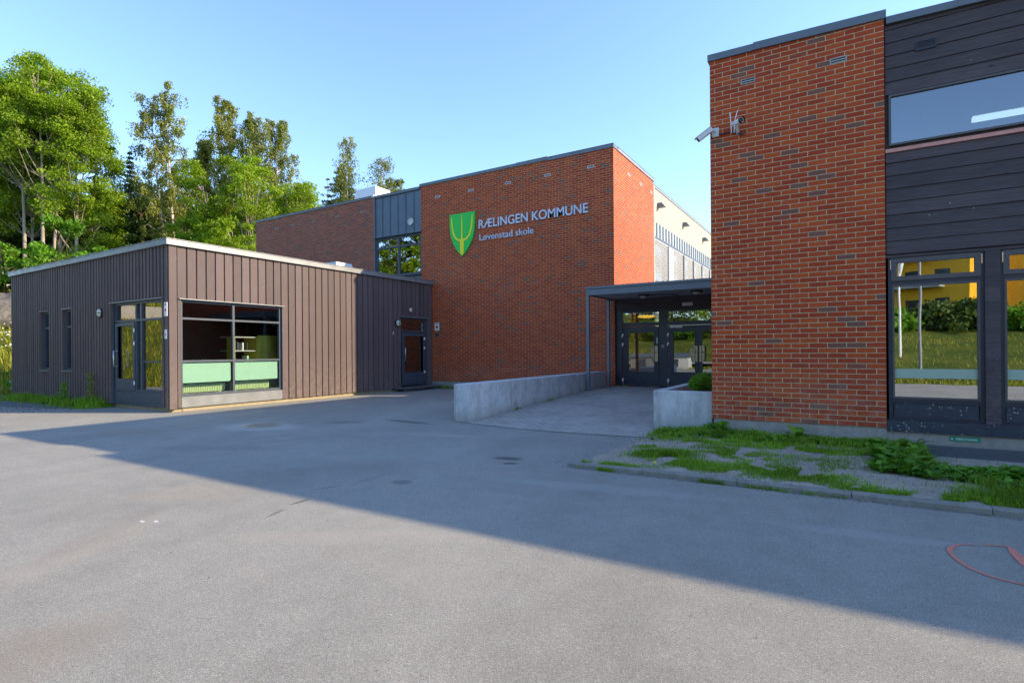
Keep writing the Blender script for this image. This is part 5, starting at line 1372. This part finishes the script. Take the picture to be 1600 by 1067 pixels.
# ------------------------------------------------------------------ left edge: rock, pavilion, fence, timber rails
def rock(c_, r, sq, label, seed):
    m_ = MB(); m_.sphere((0,0,0), 1, 26, 18); v = []
    for p in m_.v:
        q = Vector(p); n_ = 1+.28*mnoise.noise(q*1.3+Vector((seed,0,0)))+.12*mnoise.noise(q*3.7+Vector((seed,5,0)))
        v.append((c_[0]+q.x*r*sq[0]*n_, c_[1]+q.y*r*sq[1]*n_, c_[2]+q.z*r*sq[2]*n_))
    m_.v = v; tag(m_.build('boulder', M['rock']), label, 'rock')
rock((-37.3,10.6,hill(-37.3,10.6)+.35), 1.5, (1,1.1,.75), 'dark boulder on the grassy slope left of the annex', 3)
t = thing('pavilion', (-50,13.0,hill(-50,13)), 'small open pavilion with a low red-brown roof at the left edge', 'pavilion')
zp = 5.3
m_ = MB(); m_.raw([(-52.4,10.9,7.0),(-48.2,10.9,7.0),(-48.2,14.3,7.0),(-52.4,14.3,7.0),(-51.2,12.6,8.0),(-49.4,12.6,8.0)], [(3,2,1,0),(0,1,5,4),(1,2,5),(2,3,4,5),(3,0,4)]); m_.build('roof', M['rooftile'], t)
m_ = MB(); m_.box(-52.45,-48.15,10.85,14.35,6.82,6.995); m_.build('fascia', M['grey_metal'], t)
for (x,y) in ((-48.5,11.2),(-48.5,14.05),(-52.1,11.2),(-52.1,14.05)): MB().box(x-.09,x+.09,y-.09,y+.09,4.9,6.82).build('post', M['grey_metal'], t)
t = thing('railing', (-45,12,4.6), 'pale metal railing on the slope in front of the pavilion', 'railing')
m_ = MB(); m_.tube([(-45.3,6.0,5.82),(-45.3,17,5.82)], .035, 6); m_.tube([(-45.3,6.0,5.25),(-45.3,17,5.25)], .025, 6); m_.build('rail', M['offwhite'], t)
for y in (6.2,8.4,10.6,12.8,15.0,16.8): MB().tube([(-45.3,y,4.2),(-45.3,y,5.82)], .03, 6).build('post', M['offwhite'], t)
t = thing('timber_rail_fence', (-24.4,7.2,0), 'low grey timber rails joining the back left corner of the annex', 'fence')
for z in (.20,.47): MB().box(-25.1,-23.52,7.15,7.19,z-.05,z+.05).build('rail', M['oldwood'], t)
for x in (-24.95,-23.7): MB().box(x-.05,x+.05,7.2,7.3,-.1,.6).build('post', M['oldwood'], t)
tree('bush', -25.0, 7.7, 1.0, .8, 'round', 'low green bush behind the timber rails at the annex corner', 'bush', 'bushes at the edge of the wood', 2500, z0=-.1, cb=0, clumps=30, leaf=.09, lmat=M['shrub'], bmat=M['bark_dark'], rtr=.02)
# white flowering weeds on the slope
P_ = []
for i in range(170): x = random.uniform(-36,-31); y = random.uniform(7,11); P_.append((x,y,hill(x,y)+random.uniform(.3,.7)))
v,f = quads(np.array(P_), .09, aspect=.8); tag(mesh_np('white_flowers', v, f, M['white']), 'white flower heads among the grass below the boulder', 'flowers', kind='stuff')
# pale retaining wall on the slope, mirrored in the annex door
tag(MB().box(-39.5,-39.1,-16,1.5,1.5,4.5).build('retaining_wall', M['render']), 'pale retaining wall on the slope, mirrored in the annex door', 'wall')

# ------------------------------------------------------------------ across the road: only seen mirrored in the panes
apt = thing('apartment_building', (12,-58,3), 'yellow apartment block mirrored in the tall windows', 'apartment building')
def rot(x,y,a=R(28),o=(10.2,-50)): return (o[0]+x*math.cos(a)-y*math.sin(a), o[1]+x*math.sin(a)+y*math.cos(a))
def rbox(mb,x0,x1,y0,y1,z0,z1): 
    mb.prism([rot(x0,y0),rot(x1,y0),rot(x1,y1),rot(x0,y1)], z0, z1); return mb
rbox(MB(),-34,0,-12,0,4.2,20).build('wall', M['yellow_wall'], apt, fix=True)
rbox(MB(),-33.9,-.1,-11.9,-.1,0,4.2).build('plinth', M['rooftile'], apt, fix=True)
rbox(MB(),0.02,9,-12,-3,3.5,20).build('side_wing', M['yellow_wall'], apt, fix=True)
for fl in range(5):
    for k_ in range(12):
        x = -32+k_*2.65; z = 5.2+fl*2.9
        w_ = rbox(MB(),x,x+1.3,-.02,.06,z,z+1.3).build('window', M['win_dark'], apt, fix=True)
for fl in range(4):
    z = 7.6+fl*2.9
    b_ = rbox(MB(),-15,-2,.02,1.3,z,z+.18).build('balcony', M['oldwood'], apt, fix=True)
    rbox(MB(),-15,-2,1.22,1.3,z+.18,z+1.05).build('balustrade', M['yellow_wall'], b_, fix=True)
for i,(x,y,h,r_) in enumerate([(-8,-33,3.8,3),(-3,-34,4.2,3.2),(2,-33,4.0,3.2),(7,-35,4.4,3.4),(12,-34,4.0,3.2),(17,-33,5.4,3.4),(21,-31,7.5,3.6),(-14,-34,4.2,3.4),(-20,-33,4.6,3.2),(-27,-30,6,3.4),(27,-30,8,3.8)]):
    tree('hedge_bush', x, y, hill(x,y)+h-2.5, r_*.8, 'round', 'leafy bush of the hedge across the road, number %s from its western end' % ['three','four','five','six','seven','eight','nine','two','one and a half','one','ten'][i] if False else 'leafy bush in the hedge across the road, mirrored in the panes', 'bush', 'hedge bushes across the road', 5200, cb=0, clumps=70, leaf=.3, lmat=M['shrub'] if i%3 else M['dark_leaf'], bmat=M['bark_dark'], rtr=.08, stems=2)
for i,(x,y,zt_,r_,kd,lb) in enumerate([(-42,-12,21,3.2,'aspen','leafy tree on the slope, mirrored in the left pane of the upper window'),(-46,-17,22,3.2,'dark_leaf','dark leafy tree on the slope, mirrored in the middle of the upper window'),(-40,-19,19,3.4,'birch','light birch-like tree on the slope, mirrored in the right pane of the upper window'),
      (-48,-9,20,3.2,'dark_leaf','dark leafy tree above the retaining wall, mirrored in the annex door'),(-47,-4,16,3,'shrub','green tree above the retaining wall, mirrored in the annex door'),(-33,-42,19,4,'dark_leaf','dark tree across the road, leftmost in the mirror image of the entrance doors'),(-27,-45,19,4,'aspen','green tree across the road behind the storage boxes, mirrored in the left entrance door'),(-21,-44,18,4,'dark_leaf','dark tree across the road behind the white storage box, mirrored in the entrance doors'),(-15.5,-46,18,4,'aspen','green tree across the road, mirrored in the right entrance door')]):
    tree('broadleaf_tree', x, y, zt_, r_, 'round', lb, 'tree', 'trees mirrored in the panes', 12000, cb=.1, clumps=130, leaf=.32, lmat=M[kd], bmat=M['bark_dark'])
for (x,y,h,lb) in ((1.9,-21,8,'white flagpole with furled flag, left of the pair mirrored in the tall window'),(2.7,-21.5,8.2,'white flagpole with furled flag, right of the pair mirrored in the tall window'),):
    z0 = hill(x,y); t = thing('flagpole', (x,y,z0), lb, 'flagpole', 'flagpoles across the road')
    MB().tube([(x,y,z0-.2),(x,y,z0+h)],[.07,.04],10).build('pole', M['white'], t)
    m_ = MB(); m_.tube([(x+.03,y,z0+h-.1),(x+.10,y,z0+h-1),(x+.12,y,z0+h-2.4),(x+.05,y,z0+h-3.4)],[.03,.14,.16,.04],8); m_.build('flag', M['offwhite'], t)
t = thing('light_mast', (3.2,-12.0,.3), 'slim grey light mast mirrored in the tall window', 'mast'); MB().tube([(2.6,-9.6,.1),(2.6,-9.6,7.2)],[.06,.045],8).build('pole', M['sill'], t); MB().box(2.5,2.7,-9.75,-9.1,7.2,7.3).build('lamp_head', M['sill'], t)
for (x,y,lb) in ((-13.6,-9.2,'grey storage box left of its neighbour, mirrored in the entrance door'),(-11.0,-8.9,'white storage box mirrored in the entrance door')):
    z0 = hill(x,y); t = thing('storage_box', (x,y,z0), lb, 'storage box', 'storage boxes across the yard')
    MB().box(x-.95,x+.95,y-.6,y+.6,z0-.2,z0+.85).build('wall', M['offwhite'] if x > -12 else M['sill'], t)
    m_ = MB(); m_.raw([(x-1.05,y-.7,z0+.85),(x+1.05,y-.7,z0+.85),(x+1.05,y+.7,z0+.85),(x-1.05,y+.7,z0+.85),(x-1.05,y,z0+1.15),(x+1.05,y,z0+1.15)], [(3,2,1,0),(0,1,5,4),(2,3,4,5),(1,2,5),(3,0,4)]); m_.build('lid', M['coping'], t)
    MB().box(x-.25,x+.25,y+.6,y+.62,z0+.1,z0+.7).build('hatch', M['frame'], t)

# ------------------------------------------------------------------ loose stones and litter
def stones(name, P, S, mat, label):
    P = np.array(P); S = np.array(S); n = len(P)
    oc = np.array([(1,0,0),(0,1,0),(-1,0,0),(0,-1,0),(0,0,.7),(0,0,-.7)])
    J = 1+.35*rng.normal(size=(n,6,1)); V_ = P[:,None,:]+oc[None]*S[:,None,None]*J
    F_ = np.array([(0,1,4),(1,2,4),(2,3,4),(3,0,4),(1,0,5),(2,1,5),(3,2,5),(0,3,5)])
    f = (F_[None]+np.arange(n)[:,None,None]*6).reshape(-1,3)
    tag(mesh_np(name, V_.reshape(-1,3), f, mat), label, 'gravel', kind='stuff')
P_=[]; S_=[]
for i in range(2600):
    x = random.uniform(-2.7,2.6); y = random.uniform(6.12,9.15)
    if x > .7 and y > 8.2: continue
    P_.append((x,y,soil_z(x,y))); S_.append(random.uniform(.003,.011))
for i in range(900):
    x = random.uniform(-2.95,2.6); P_.append((x, 5.975-abs(random.gauss(0,.035)), .003)); S_.append(random.uniform(.002,.007))
for i in range(500):
    x = -2.9-abs(random.gauss(0,.25)); y = random.uniform(6.1,8.5); P_.append((x,y,.003)); S_.append(random.uniform(.002,.006))
stones('loose_stones', P_, S_, M['gravel'], 'small loose stones on the bare bed and along the kerb')
P_=[]; S_=[]
for i in range(1500):
    x = random.uniform(-24,-16.6); y = 6.7-abs(random.gauss(0,.8))
    P_.append((x,y,.006)); S_.append(random.uniform(.006,.018))
for i in range(260):
    P_.append((random.uniform(-13.4,-7), random.uniform(1.5,16), .002)); S_.append(random.uniform(.003,.007))
for i in range(220):
    P_.append((random.uniform(-5,1.5), random.uniform(.9,5.8), .002)); S_.append(random.uniform(.002,.005))
stones('grit', P_, S_, M['gravel'], 'grit scattered on the asphalt and gravel')
P_ = np.array([(random.uniform(-2.8,2.4), random.choice((random.uniform(6.1,8.8), 5.97-abs(random.gauss(0,.03)))), 0) for i in range(420)])
P_[:,2] = [soil_z(a,b)+.006 if b > 6.1 else .006 for a,b,c_ in P_]
v,f = quads(P_, .035, aspect=.45); v[:,2] = np.repeat(P_[:,2],4)+(v[:,2]-np.repeat(P_[:,2],4))*.25
tag(mesh_np('dry_litter', v, f, M['dead_litter']), 'dry leaf and straw litter on the bed', 'litter', kind='stuff')
